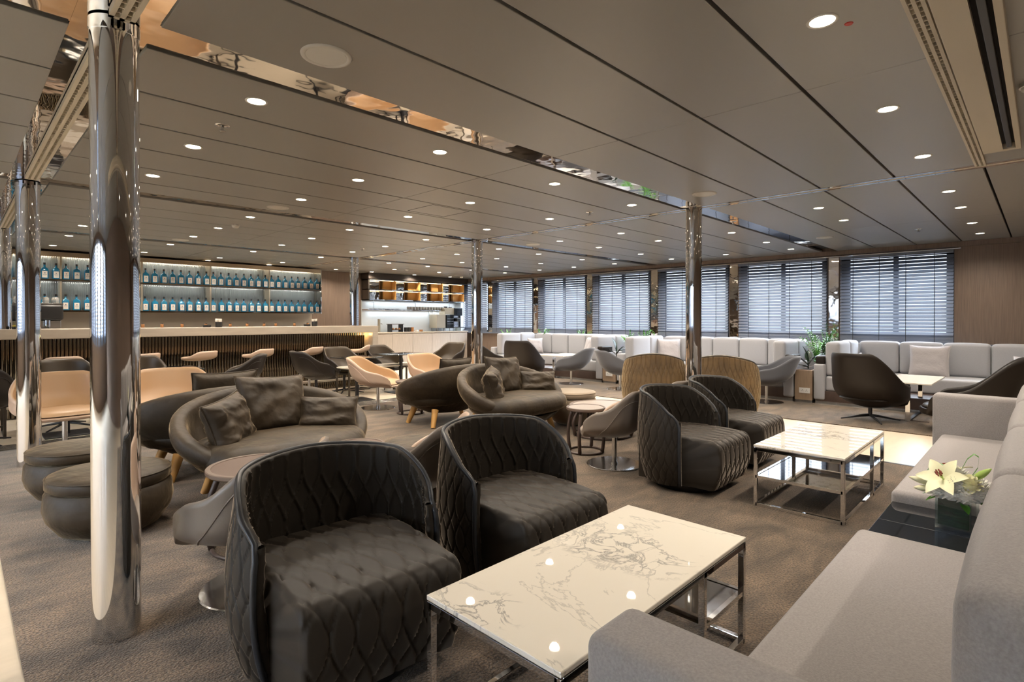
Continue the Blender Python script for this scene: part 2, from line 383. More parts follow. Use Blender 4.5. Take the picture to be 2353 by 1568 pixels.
# walls
W = .12
struct('wall_far', MB().box(XL, XR+W, YF, YF+W, 0, CEIL+.06), WALNUTWALL)
struct('wall_near', MB().box(XL, XR+W, YN-W, YN, 0, CEIL+.06), WALNUTWALL)
WIN = [(.98+1.733*k, 2.51+1.733*k) for k in range(7)]; WIN[-1] = (WIN[-1][0], 12.5)
def window_wall(name, x, sgn, wins, z0, z1):
    mb = MB(); a, b = (x, x+W) if sgn > 0 else (x-W, x)
    mb.box(a, b, YN, YF, 0, z0); mb.box(a, b, YN, YF, z1, CEIL+.06)
    ys = [YN]+[v for w in wins for v in w]+[YF]
    for i in range(0, len(ys), 2): mb.box(a, b, ys[i], ys[i+1], z0, z1)
    struct(name, mb, WALNUTWALL)
ZS, ZH = .90, 2.345
window_wall('wall_right', XR, 1, WIN, ZS, ZH)
WINL = [(-2.2+1.9*k, -.6+1.9*k) for k in range(7)]
window_wall('wall_left', XL, -1, WINL, ZS, ZH)
struct('trim_9', MB().box(XR-.05, XR, YN, YF, CEIL-.075, CEIL-.001), WALNUTWALL)
struct('trim_10', MB().box(XR-.06, XR-.051, .9, 12.55, ZH+.0, ZH+.012), CHROME)
def window(i, x, sgn, y0, y1):
    o = bpy.data.objects.new('window_%d' % i, None); C.objects.link(o); o['kind'] = 'structure'
    fr = MB(); a, b = (x+.06*sgn, x+.10*sgn) if sgn > 0 else (x-.10, x-.06)
    fr.box(a, b, y0, y0+.10, ZS, ZH); fr.box(a, b, y1-.13, y1, ZS, ZH); fr.box(a, b, y0, y1, ZS, ZS+.06); fr.box(a, b, y0, y1, ZH-.06, ZH)
    ym = y0+(y1-y0)*.49; fr.box(a, b, ym-.035, ym+.035, ZS, ZH)
    fr.build('window_frame', WINFRAME, o)
    MB().box(x+.075*sgn-.002, x+.075*sgn+.002, y0+.02, y1-.02, ZS+.02, ZH-.02).build('pane', GLASS, o)
def blind(label, x, sgn, y0, y1, group=None):
    t = thing('venetian_blind', label, 'blind', (x, (y0+y1)/2, 0), 0 if sgn > 0 else pi, group)
    L = (y1-y0)/2-.004; s = MB(); p = .0545; n = int((ZH-ZS-.06)/p)
    for k in range(n):
        z = ZS+.035+k*p; tl = rad(49)
        if k < 2: tl = rad(78)
        hw = .0315; dx, dz = cos(tl)*hw, sin(tl)*hw; cxx = -.012
        # room-side edge low, outer edge high
        vs = []
        for yy in (-L, L):
            vs += [(cxx-dx, yy, z-dz), (cxx+dx, yy, z+dz), (cxx+dx-.003*sin(tl), yy, z+dz+.003*cos(tl)), (cxx-dx-.003*sin(tl), yy, z-dz+.003*cos(tl))]
        s.add(vs, [(0,1,2,3),(7,6,5,4),(0,4,5,1),(1,5,6,2),(2,6,7,3),(3,7,4,0)])
    s.build('slats', SLAT, t)
    MB().box(-.045, .02, -L, L, ZH-.05, ZH-.002).build('headrail', SLAT, t)
    MB().box(-.035, .01, -L, L, ZS+.002, ZS+.018).build('bottom_rail', SLAT, t)
    c = MB()
    for q in (-.7, -.22, .25, .74):
        c.box(-.048, -.044, q*L-.004, q*L+.004, ZS+.01, ZH-.03)
    c.build('cord', BLACKP, t)
    return t
BL = ['dark blue-grey venetian blind on the window nearest the right wall panel', 'dark venetian blind on the second window from the right, behind the tall plants',
      'dark venetian blind on the window behind the chrome column at centre right', 'dark venetian blind on the fourth window from the right',
      'dark venetian blind on the fifth window from the right, above the booth cushions', 'dark venetian blind on the sixth window from the right, left of the mirror panel', 'dark venetian blind on the last window, beside the coffee counter']
for i, (a, b) in enumerate(WIN):
    window(i+1, XR, 1, a, b); blind(BL[i], XR-.03, 1, a, b, 'blinds on the window wall')
for i, (a, b) in enumerate(WINL):
    window(i+8, XL, -1, a, b)
    blind('venetian blind on the opposite window wall seen only in reflections', XL+.03, -1, a, b, 'blinds on the opposite wall')
struct('trim_11', MB().box(XR-.1, XR, YN, 12.5, ZS-.03, ZS), SLAT)
for i in range(6):
    y0, y1 = WIN[i][1]+.025, WIN[i+1][0]-.025
    struct('trim_%d' % (12+i), MB().grid([[(XR-.02, y0+(y1-y0)*a/4, ZS+(ZH-ZS)*b/30) for b in range(31)] for a in range(5)]), MIRROR, smooth=True)

# ------------------------------------------------------------------ columns
def column(x, y, label, zb=0.0):
    t = thing('chrome_column', label, 'column', (x, y, 0))
    MB().lathe([(.083, zb), (.083, CEIL+.005)], 64).build('shaft', CHROME, t, smooth=True)
    MB().lathe([(.083, CEIL-.045), (.0865, CEIL-.045), (.0865, CEIL+.005), (.083, CEIL+.005)], 64).build('collar', CHROME, t, smooth=True, auto=.5)
    return t
column(.457, 2.675, 'nearest polished chrome column, standing on the carpet at left')
column(.457, 6.30, 'second chrome column at far left, behind the round poufs')
column(.457, 9.60, 'chrome column at the left edge, rising from the bar counter', 1.147)
column(5.52, 2.675, 'chrome column at centre right, among the quilted armchairs')
column(5.52, 6.12, 'chrome column at centre, behind the velvet loveseat')
column(5.45, 9.60, 'thin chrome column rising from the right end of the bar counter', 1.147)

# ------------------------------------------------------------------ ceiling fittings
ld = bpy.data.lights.new('downlight_lamp', 'SPOT'); ld.energy = LAMP; ld.color = (1, .88, .74); ld.spot_size = rad(150); ld.spot_blend = .9; ld.shadow_soft_size = .04
t = thing('downlight', '', 'ceiling light', (0,0,0), 0, 'downlights in the ceiling')
MB().lathe([(.044, CEIL-.001), (.050, CEIL-.004), (.056, CEIL-.003), (.057, CEIL+.0)], 28).build('trim_ring', WHITEPLASTIC, t, smooth=True)
MB().lathe([(0, CEIL-.002), (.045, CEIL-.002)], 28).build('lens', LENS, t)
lo = bpy.data.objects.new('lamp', ld); C.objects.link(lo); lo.parent = t; lo.location = (0, 0, CEIL-.006)
GX = [1.15, 2.40, 3.66, 4.90, 6.41, 7.42, 8.72, 9.86]; GY = [.63, 1.71, 3.05, 4.16, 5.24, 6.56, 7.65, 8.69, 9.87]
skip = {(0,2-2),(0,1),(1,1),(2,1),(3,1),(6,1),(7,1),(6,2+0)if False else (99,99),(4,2),(0,5),(0,6),(0,8-1-0) if False else (99,98)}
SP = []
for i, x in enumerate(GX):
    for j, y in enumerate(GY):
        if (i, j) in skip: continue
        SP.append((x, y, i, j))
for i, x in ((0,1.12),(1,2.36),(2,3.59),(3,4.80)): SP.append((x, 11.36, i, 9))
for i, x in ((2,3.59),(3,4.80),(4,6.36),(5,7.33),(6,8.62)): SP.append((x, 12.05, i, 10))
SP += [(7.33, 11.05, 5, 9), (8.59, 10.95, 6, 9), (9.72, 11.9, 7, 9)]
for x in (-1.1, -2.4, -3.7, -5.0):
    for j in (2, 4, 6): SP.append((x, GY[j], -1, j))
for x in (1.15, 3.66, 6.4, 8.7): SP.append((x, -1.2, 99, 99))
rows = ['in the nearest row','in the second row','in the third row','in the fourth row','in the fifth row','in the sixth row','in the seventh row','in the eighth row','above the bar counter','before the back bar','closest to the back wall']
cols = ['first column from the left','second column from the left','third column from the left','fourth column from the left','fourth column from the windows','third column from the windows','second column from the windows','column next to the windows']
first = True
for x, y, i, j in SP:
    lab = 'lit round downlight %s, %s' % (rows[j], cols[i]) if 0 <= i < 8 and j < 11 else 'round lit ceiling downlight outside the pictured bay'
    if first: t.location = (x, y, 0); t['label'] = lab; first = False
    else: dup(t, (x, y, 0), 0, lab)
# speakers
def speaker(x, y, lab, g='ceiling speakers'):
    t = thing('ceiling_speaker', lab, 'speaker', (x, y, 0), 0, g)
    MB().lathe([(.088, CEIL-.002), (.093, CEIL-.008), (.108, CEIL-.006), (.110, CEIL)], 40).build('rim', WHITEPLASTIC, t, smooth=True)
    MB().lathe([(0, CEIL-.006), (.088, CEIL-.004)], 40).build('grille', WHITEPLASTIC, t, smooth=True)
    return t
for x, y, l in ((1.17,2.30,'large round white ceiling speaker nearest, above the left armchair'), (2.40,5.79,'round white ceiling speaker above the middle bar tables'), (4.94,2.29,'round white ceiling speaker beside the centre right column'),
                (8.80,2.27,'round white ceiling speaker close to the windows'), (6.40,5.78,'round white ceiling speaker right of the centre column'), (2.36,9.18,'round white ceiling speaker above the bar counter')):
    speaker(x, y, l)
def detector(x, y, lab, r=.05, h=.045):
    t = thing('smoke_detector', lab, 'smoke detector', (x, y, 0), 0, 'smoke detectors')
    MB().lathe([(0, CEIL-h), (r*.55, CEIL-h), (r*.8, CEIL-h*.75), (r*.85, CEIL-h*.45)], 28).build('sensor_cap', WHITEPLASTIC, t, smooth=True)
    MB().lathe([(r*.7, CEIL-h*.45), (r, CEIL-h*.45), (r, CEIL)], 28).build('base', WHITEPLASTIC, t, smooth=True, auto=.6)
for x, y, l in ((2.46,7.21,'white smoke detector above the bar tables'), (3.755,.045,'white smoke detector at the upper right corner beside the ceiling recess'), (7.45,10.72,'white smoke detector in front of the coffee counter'), (9.89,11.6,'white ceiling camera pod near the far window corner')):
    detector(x, y, l)
def sprinkler(x, y, lab):
    t = thing('sprinkler', lab, 'sprinkler', (x, y, 0), 0, 'chrome sprinklers')
    MB().lathe([(.012, CEIL-.008), (.040, CEIL-.003), (.042, CEIL)], 24).build('plate', CHROME, t, smooth=True)
    b = MB().cyl(0, 0, CEIL-.03, CEIL-.004, .008, 12); b.cyl(0, 0, CEIL-.034, CEIL-.03, .018, 16); b.build('nozzle', BRUSH, t, smooth=True, auto=.5)
for x, y, l in ((1.15,3.585,'chrome sprinkler head nearest the left column'), (4.91,3.59,'chrome sprinkler head left of the centre right column'), (8.85,1.18,'chrome sprinkler head near the right windows'), (6.58,2.69,'chrome sprinkler head right of the centre right column'), (4.8,8.69-.5,'chrome sprinkler head over the bar stools'), (9.3,10.6,'chrome sprinkler head by the far windows')):
    sprinkler(x, y, l)
o = MB().lathe([(0, CEIL-.003), (.014, CEIL-.003), (.016, CEIL)], 16, (2.475+.02, .56)).build('red_dot', RED); tag(o, 'small red dot marker next to the nearest right downlight', 'marker')
hp = MB(); hp.box(3.45, 3.95, 4.50, 4.505, CEIL-.0015, CEIL+.001); hp.box(3.45, 3.95, 4.945, 4.95, CEIL-.0015, CEIL+.001); hp.box(3.45, 3.455, 4.50, 4.95, CEIL-.0015, CEIL+.001); hp.box(3.945, 3.95, 4.50, 4.95, CEIL-.0015, CEIL+.001)
struct('ceiling_hatch', hp, PLENUM)

# ------------------------------------------------------------------ quilted armchair (faces -Y)
def quilt_f(s, z, wavy=.5, w=.072, top=.78):
    # small diamonds low down, long leaf shapes near the top
    zz = z/top
    ph = 6.8*zz-2.4*zz*zz
    c = wavy*cos(pi*ph)
    a = abs(sin(pi*(s/w+c)/1.0)); b = abs(sin(pi*(s/w-c)/1.0))
    g = min(a, b)
    return min(1, g/.36)**.5
def quilted_armchair(label, vel, pip, ds=1.0):
    t = thing('quilted_armchair', label, 'armchair', (0,0,0), 0, None)
    A = rad(118); H0 = .05
    def rim(a):
        u = abs(a)/A
        return .712-(.06*sin(a)**2 if ds > 1 else 0)-.055*u**1.4-.125*sst(.50,1.0,u)-.025*sst(.90,1,u)
    def out(a, q):      # q 0..1 bottom->top
        z = H0+(rim(a)-H0)*q; zz = z/.70
        f = 1+.05*sin(pi*min(1,zz*1.05))-.13*(1-min(1, zz/.45))**2
        f -= .05*sst(.55,1,zz)*sst(.3,.8,abs(a)/A)
        fl = 1
        return (.378*f*fl*sin(a), .378*f*cos(a)*(.88 if cos(a) > 0 else .62), z)
    ns, nz = 260, 70
    P = []
    for i in range(ns+1):
        a = -A+2*A*i/ns; row = []
        sarc = a*.39
        for j in range(nz+1):
            q = j/nz; x, y, z = out(a, q)
            d = .012*ds*(quilt_f(sarc, z, .5, .078 if ds == 1 else .060)-.6)
            n = Vector((x, y*1.2, 0)).normalized()
            row.append((x+n.x*d, y+n.y*d, z))
        # rim roll then inner face downward
        th = .034
        for j in range(1, 5):
            q = j/5*pi; x, y, z = out(a, 1); n = Vector((x, y*1.2, 0)).normalized(); r = th/2
            row.append((x-n.x*(r-r*cos(q)), y-n.y*(r-r*cos(q)), z+.013*sin(q)))
        for j in range(nz+1):
            q = 1-j/nz*.62; x, y, z = out(a, q)
            n = Vector((x, y*1.2, 0)).normalized(); k = th+.022*sst(0,1,1-q)
            d = .013*(quilt_f(sarc*.88, z, .5, .074)-.6)
            row.append((x-n.x*(k-d), y-n.y*(k-d), z))
        P.append(row)
    sh = MB(); sh.grid(P)
    n = len(P[0])
    for ci, col in enumerate((P[0], P[-1])):   # soft rolled front edges
        a = -A if ci == 0 else A; fwd = Vector((cos(a), -sin(a)*.62, 0)).normalized()*(-1 if ci == 0 else 1)
        rows = []
        for st_ in range(5):
            w_ = st_/4; row = []
            for k in range(nz+1):
                o_ = Vector(col[k]); i_ = Vector(col[n-1-min(n-1, int(k/nz*(nz)))]) if k > nz*.38 else Vector(col[n-1])
                i_ = Vector(col[n-1-max(0, int((k/nz-.38)/.62*nz))]); 
                if k <= nz*.38: i_ = Vector((i_.x, i_.y, o_.z))
                row.append(tuple(o_.lerp(i_, w_)+fwd*.020*sin(pi*w_)+Vector((0,0,.010))*sin(pi*w_)*(k/nz)))
            rows.append(row)
        sh.grid(rows)
    shell = sh.build('shell', vel, t, smooth=True)
    # piping cord along rim and down the front edges
    pts = []
    for j in range(0, 14): q = j/14; x, y, z = out(-A, q); pts.append((x*1.01, y-.008, z))
    for i in range(1, 80):
        a = -A+2*A*i/80; x, y, z = out(a, 1); nn = Vector((x, y*1.2, 0)).normalized(); pts.append((x-nn.x*.006, y-nn.y*.006, z+.012))
    for j in range(13, -1, -1): q = j/14; x, y, z = out(A, q); pts.append((x*1.01, y-.008, z))
    MB().tube(pts, .011, 8).build('piping', pip, shell, smooth=True)
    # seat block: quilted top and front
    wS, nx = .60, 90
    prof = []
    for k in range(26): prof.append((.235-k*.565/25, .395+.012*sin(k/25*pi)))
    cxp, czp, r = -.33, .335, .06
    for k in range(1, 8): a = k/8*pi/2; prof.append((cxp-r*sin(a), czp+r*cos(a)))
    for k in range(0, 26):
        q = k/25; prof.append((cxp-r-.012*sin(q*pi)+.05*q*q, czp-(czp-.06)*q))
    P = []; arc = 0; arcs = [0]
    for k in range(1, len(prof)): arc += math.dist(prof[k], prof[k-1]); arcs.append(arc)
    for i in range(nx+1):
        u = i/nx*2-1; row = []
        e = max(0, abs(u)-.93)/.07
        for k, (y, z) in enumerate(prof):
            s = u*wS/2; d = .014*(min(1, min(abs(sin(pi*(s/.086+.5*cos(pi*arcs[k]*4.2)))), abs(sin(pi*(s/.086-.5*cos(pi*arcs[k]*4.2)))))/.36)**.5-.5)
            taper = 1-.03*(arcs[k]/arc)
            if k < 26: row.append((s*taper, y, z+d-.018*e*e))
            elif k < 33: a = (k-25)/8*pi/2; row.append((s*taper, y-(d-.018*e*e)*sin(a), z+(d-.018*e*e)*cos(a)))
            else: row.append((s*taper, y-d+.018*e*e, z))
        P.append(row)
    st = MB(); st.grid(P); nP = len(prof)
    for base in (0, nx*nP):
        b0 = len(st.v); y, z = .0, .12
        st.v.append((st.v[base][0], .235, .06)); 
        fan = [base+k for k in range(nP)]
        for k in range(nP-1): st.f.append((fan[k], fan[k+1], b0))
    st.build('seat', vel, t, smooth=True, auto=.9)
    MB().lathe([(0,.0),(.27,.0),(.28,.045),(.30,.052),(.30,.065),(0,.065)], 40, (0,-.03)).build('swivel_base', BLACKP, t, smooth=True, auto=.6)
    return t
ac = quilted_armchair('dark charcoal quilted velvet armchair nearest the camera, left of the near marble table', VELVETQ, PIPING)
ac.location = (1.04, 1.93, .01); ac.rotation_euler = (0,0,rad(-5))
dup(ac, (2.0, 1.95, .01), rad(-2), 'dark quilted velvet armchair second from the left, behind the near marble table')
dup(ac, (3.99, 2.00, .01), rad(1), 'dark quilted velvet armchair left of the far marble table, right of the taupe shell chair')
dup(ac, (4.92, 2.05, .01), rad(2), 'dark quilted velvet armchair behind the far marble table, partly hidden by its neighbour')
ta = quilted_armchair('gold-brown quilted velvet armchair seen from behind, left of the centre right column', VELVETTAN, BRONZE, 1.5)
ta.scale = (1.08, 1.08, 1.13); ta.location = (6.72, 3.83, .0); ta.rotation_euler = (0,0,facing(.9,.5))
dup(ta, (7.02, 2.98, .0), facing(.95,.3), 'gold-brown quilted velvet armchair seen from behind the chrome column')

# ------------------------------------------------------------------ shell chairs (face -Y)
def shell_chair(name, label, cat, out_m, in_m, seat_m, back=.70, arm=.53, w=.34, d=.31, z0=.30, lean=.22, taper=.0, base='disc', flatback=52, cushion=True, seam=True, seat_h=.42, post_m=None, tip=97):
    t = thing(name, label, cat)
    def rim(a):
        u = abs(math.degrees(a)); u = min(u, 360-u)
        h = back-(back-arm)*sst(flatback-12, 98, u)
        h -= .03*sst(90, 120, u)
        tt = max(0, min(1, (u-tip)/(135-tip)))
        h -= (arm-.03-seat_h+.05)*(1-sqrt(max(0, 1-tt*tt)))
        return h
    def surf(a, q, off=0.0, hr=None):
        h = (hr or rim(a)); u = abs(a)
        f = (sin(min(1, q*1.5)*pi/2))**.8*(1 if q < .5 else 1+.05*(q-.5))
        z = z0+(h-z0)*(q**1.55 if q < 1 else 1)
        rx, ry = (w-off)*f, (d-off)*f
        # squarish plan
        ex = .85
        sx = math.copysign(abs(sin(a))**ex, sin(a)); cyv = math.copysign(abs(cos(a))**ex, cos(a))
        x = rx*sx; y = ry*cyv
        k = max(0, z-seat_h)
        x *= 1-taper*k/(back-seat_h+.001)*max(0, cos(a))
        aw = min(abs(a), 2*pi-abs(a)); y += lean*k*max(0, cos(aw*.9))
        return x, y, z
    na, nq = 72, 20
    P = []
    for i in range(na):
        a = 2*pi*i/na
        row = [surf(a, j/nq) for j in range(nq+1)]
        x, y, z = surf(a, 1); x1, y1, z1 = surf(a, 1, .032)
        row.append(((x+x1)/2, (y+y1)/2, z+.008))
        P.append(row)
    s = MB().grid(P, closeu=True); s.build('shell', out_m, t, smooth=True)
    P = []
    for i in range(na):
        a = 2*pi*i/na; row = []
        x, y, z = surf(a, 1); x1, y1, z1 = surf(a, 1, .032)
        row.append(((x+x1)/2, (y+y1)/2, z+.008))
        for j in range(nq, -1, -1):
            x, y, z = surf(a, j/nq, .032); row.append((x, y, max(z, seat_h-.04)+(.0 if j < nq else 0)))
        P.append(row)
    MB().grid(P, closeu=True).build('lining', in_m, t, smooth=True)
    if seam:
        pts = []
        for sg in (-1, 1):
            pts = []
            for k in range(22):
                q = k/21; a = sg*rad(35+q*72+8*sin(q*pi)); 
                qq = .88-.50*sst(.25,.95,q)
                x, y, z = surf(a, qq); n = Vector((x, y, 0)).normalized(); pts.append((x+n.x*.001, y+n.y*.001, z))
            MB().tube(pts, .0035, 6).build('seam', out_m, t, smooth=True)
    if cushion:
        P = []
        for i in range(48):
            a = 2*pi*i/48; row = []
            for q, zz in ((0,seat_h+.012),(.6,seat_h+.010),(.88,seat_h+.002),(.97,seat_h-.012),(1,seat_h-.03)):
                ex = .7; sx = math.copysign(abs(sin(a))**ex, sin(a)); c2 = math.copysign(abs(cos(a))**ex, cos(a))
                row.append(((w-.075)*q*sx, (d-.05)*q*c2-.03, zz))
            P.append(row)
        MB().grid(P, closeu=True).build('seat', seat_m, t, smooth=True)
    pm_ = post_m or BRUSH
    if base == 'disc':
        MB().cyl(0, 0, .012, z0+.02, .022, 20).build('post', pm_, t, smooth=True, auto=.6)
        MB().lathe([(0,.0),(.235,.0),(.24,.004),(.235,.009),(.03,.009),(.03,.022),(0,.022)], 48).build('base_plate', DISC, t, smooth=True, auto=.2)
    elif base == 'star':
        MB().cyl(0, 0, .05, z0+.02, .022, 16).build('post', DARKMETAL, t, smooth=True, auto=.6)
        for k in range(4):
            a = pi/4+k*pi/2
            MB().tube([(0,0,.065), (.12*cos(a), .12*sin(a), .05), (.33*cos(a), .33*sin(a), .012)], .012, 8, rs=[.017,.014,.008]).build('leg', DARKMETAL, t, smooth=True)
    return t
MIDTAUPE = mat('mid_taupe_leather', (.165,.135,.108), .4, bump_s=300, bump=.0004)
tp = shell_chair('shell_chair', 'taupe leather shell chair behind the nearest armchair, seen from the back at left', 'chair', TAUPE, TANOUT, TAUPE, base='disc', back=.668, arm=.495, seat_h=.37, z0=.245, d=.275, lean=.07)
tp.location = (1.0, 2.68, .01); tp.rotation_euler = (0,0,facing(-.5,.85))
dup(tp, (1.98, 2.71, .01), facing(-.55,.85), 'taupe leather shell chair between the two nearest quilted armchairs, dark outer back')
dup(tp, (4.03, 2.68, .01), facing(-.32,.95), 'taupe leather shell chair on a round chrome base, centre of the carpet')
dup(tp, (5.02, 2.74, .01), facing(-.1,1), 'taupe leather shell chair mostly hidden behind the fourth quilted armchair')
tn = shell_chair('leather_tub_chair', 'tan leather tub chair left of its neighbour in front of the bar tables', 'chair', TANOUT, TANL, TANL, back=.72, arm=.53, w=.395, d=.34, lean=.26, taper=.06, seat_h=.39, flatback=46, base='disc')
tn.location = (4.22, 6.78, .01); tn.rotation_euler = (0,0,facing(.75,-.75))
dup(tn, (5.12, 6.62, .01), facing(.15,-1), 'tan leather tub chair beside the dark round-backed loveseat')
dup(tn, (.76, 6.86, .01), facing(.1,-1), 'tan leather tub chair between the two left chrome columns')
dup(tn, (1.60, 6.56, .01), facing(-.2,-1), 'tan leather tub chair just right of the nearest chrome column')
# brown bar-side chairs on star bases
br = shell_chair('brown_armchair', 'dark brown leather armchair facing the left white table, right of the tan chair', 'chair', BROWNL, BROWNIN, BROWNIN, back=.78, arm=.60, w=.31, d=.29, lean=.26, taper=.10, base='star', z0=.33, flatback=55)
br.location = (2.72, 7.95, 0); br.rotation_euler = (0,0,facing(-.8,.35))
for x, y, f, l in ((3.95,8.12,(.85,-.1),'dark brown leather armchair left of the long white low table'), (4.70,8.62,(.1,-1),'dark brown leather armchair behind the dark square table, left of two'),
                   (5.55,8.66,(.15,-1),'dark brown leather armchair behind the table in front of the bar end'), (7.1,8.75,(-.9,-.2),'dark brown leather armchair facing left, at the right end of the bar tables'),
                   (1.68,8.28,(0,-1),'olive-brown leather armchair behind the left dark table'), (.93,8.22,(.1,-1),'brown leather armchair between the left columns, behind a dark table top'),
                   (.15,7.7,(.2,1),'brown leather armchair at the left edge of the picture')):
    dup(br, (x, y, 0), facing(*f), l)
# swivel chairs by the booths
gr = shell_chair('swivel_chair', 'blue-grey fabric swivel chair in profile left of the wood planter', 'chair', GREYF, GREYF, GREYF, back=.70, arm=.52, w=.345, d=.34, lean=.36, taper=.05, seat_h=.36, base='disc', cushion=True, z0=.25, tip=105, seam=False)
gr.location = (8.66, 3.02, .01); gr.rotation_euler = (0,0,facing(-.45,.95))
dup(gr, (8.45, 6.62, .01), facing(-.45,.95), 'blue-grey fabric swivel chair facing left in front of the middle booth')
dup(gr, (8.42, 5.48, .01), facing(.75,-.6), 'blue-grey fabric swivel chair facing right, behind the left gold quilted armchair')

hb = shell_chair('high_back_chair', 'black-brown leather high-back swivel chair facing right, in front of the right booth', 'chair', BROWNL, BROWNL, BROWNL, back=.85, arm=.47, w=.385, d=.40, lean=.34, taper=.26, base='star', z0=.16, seat_h=.31, tip=112, flatback=50, seam=False)
hb.location = (8.02, 1.55, .01); hb.rotation_euler = (0,0,facing(1,-.25))
dup(hb, (7.85, .62, .01), facing(.0,1), 'black-brown leather high-back swivel chair facing left, behind the far sofa arm')
dup(hb, (7.9, 7.36, .01), facing(1,.45), 'dark leather high-back chair seen from behind, in front of the far booth')

dg_ = shell_chair('tub_chair', 'dark tub chair with grey lining right beside the centre chrome column', 'chair', BROWNL, GREYF, GREYF, back=.74, arm=.52, w=.34, d=.33, lean=.32, base='disc', seam=False, seat_h=.37, z0=.26)
dg_.location = (7.95, 8.35, 0); dg_.rotation_euler = (0,0,facing(.85,-.35))
# bar stools
def stool():
    t = thing('bar_stool', '', 'bar stool', (0,0,0), 0, 'bar stools along the bar')
    s = .0
    P = []; Q = []
    for i in range(60):
        a = 2*pi*i/60; u = abs(math.degrees(a if a <= pi else a-2*pi))
        h = .80-.085*sst(30, 100, u)
        row = []
        for j in range(9):
            q = j/8; f = sin(min(1, q*1.4)*pi/2)**.7
            z = .66+(h-.66)*q**1.6
            row.append((.235*f*math.copysign(abs(sin(a))**.8, sin(a)), .20*f*math.copysign(abs(cos(a))**.8, cos(a))+.12*max(0, z-.72)*max(0, cos(a)), z))
        row.append((row[-1][0]*.93, row[-1][1]*.93, row[-1][2]+.006)); P.append(row)
        Q.append([row[-1]]+[(x*.88, y*.88, max(z, .715)) for x, y, z in row[8::-1]])
    MB().grid(P, closeu=True).build('seat_shell', TANOUT, t, smooth=True)
    MB().grid(Q, closeu=True).build('seat_lining', TANOUT, t, smooth=True)
    MB().cyl(0, 0, .02, .67, .022, 20).build('post', BRUSH, t, smooth=True, auto=.5)
    MB().lathe([(0,0),(.22,0),(.22,.008),(.04,.02),(0,.02)], 36).build('base_plate', CHROME, t, smooth=True, auto=.5)
    f = MB(); f.tube([(.15*cos(2*pi*k/28), -.06+.13*sin(2*pi*k/28), .33) for k in range(28)], .011, 8, closed=True)
    f.build('foot_ring', CHROME, t, smooth=True)
    return t
st = stool()
SX = [(.95,'bar stool at the far left between the chrome columns'), (1.80,'bar stool half hidden by the nearest chrome column'), (2.54,'third beige bar stool from the left, in front of the bar front'), (3.38,'fourth beige bar stool from the left, fully visible with its foot ring'),
      (4.22,'fifth beige bar stool from the left, behind the dark brown chair'), (5.15,'last beige bar stool at the right end of the bar')]
for i, (x, l) in enumerate(SX):
    if i == 0: st.location = (x, 8.93, 0); st.rotation_euler = (0,0,facing(-.1,1)); st['label'] = l
    else: dup(st, (x, 8.93, 0), facing(-.55,1) if i < 5 else facing(-.8,.6), l)

# ------------------------------------------------------------------ loveseats (face -Y)
def pillow(name, label, w, h, T, m, loc, rot, seed=0, cat='cushion', group=None, pip=None, wr=.5):
    t = thing(name, label, cat, loc, 0, group)
    t.rotation_euler = rot
    n = 34
    rows = {}
    for sg in (1, -1):
        P = []
        for i in range(n+1):
            u = -1+2*i/n; row = []
            for j in range(n+1):
                v = -1+2*j/n
                x = w/2*u*(1-.09*(1-abs(v)**2.2)*abs(u)**2); z = h/2*v*(1-.09*(1-abs(u)**2.2)*abs(v)**2)
                e = max(0,(1-u**4))**.55*max(0,(1-v**4))**.55
                rg = 1-2*abs(noise.noise(Vector((u*3.1+v*2.2+seed, v*1.4-u, sg*9)))); k = noise.noise(Vector((u*2.2+seed, v*2.2, sg*3.1)))*.20*wr+.10*wr*rg**4*(abs(u)+abs(v))*.8
                y = sg*T/2*e*(1+k)
                row.append((x, y, z))
            P.append(row)
        rows[sg] = P
    b = MB(); b.grid(rows[1]); b.grid([r[::-1] for r in rows[-1]])
    cov = b.build('cover', m, t, smooth=True)
    P = rows[1]
    edge = [P[i][0] for i in range(n+1)]+[P[n][j] for j in range(1, n+1)]+[P[i][n] for i in range(n-1, -1, -1)]+[P[0][j] for j in range(n-1, 0, -1)]
    MB().tube(edge, .0055, 6, closed=True).build('piping', pip or m, cov, smooth=True)
    return t
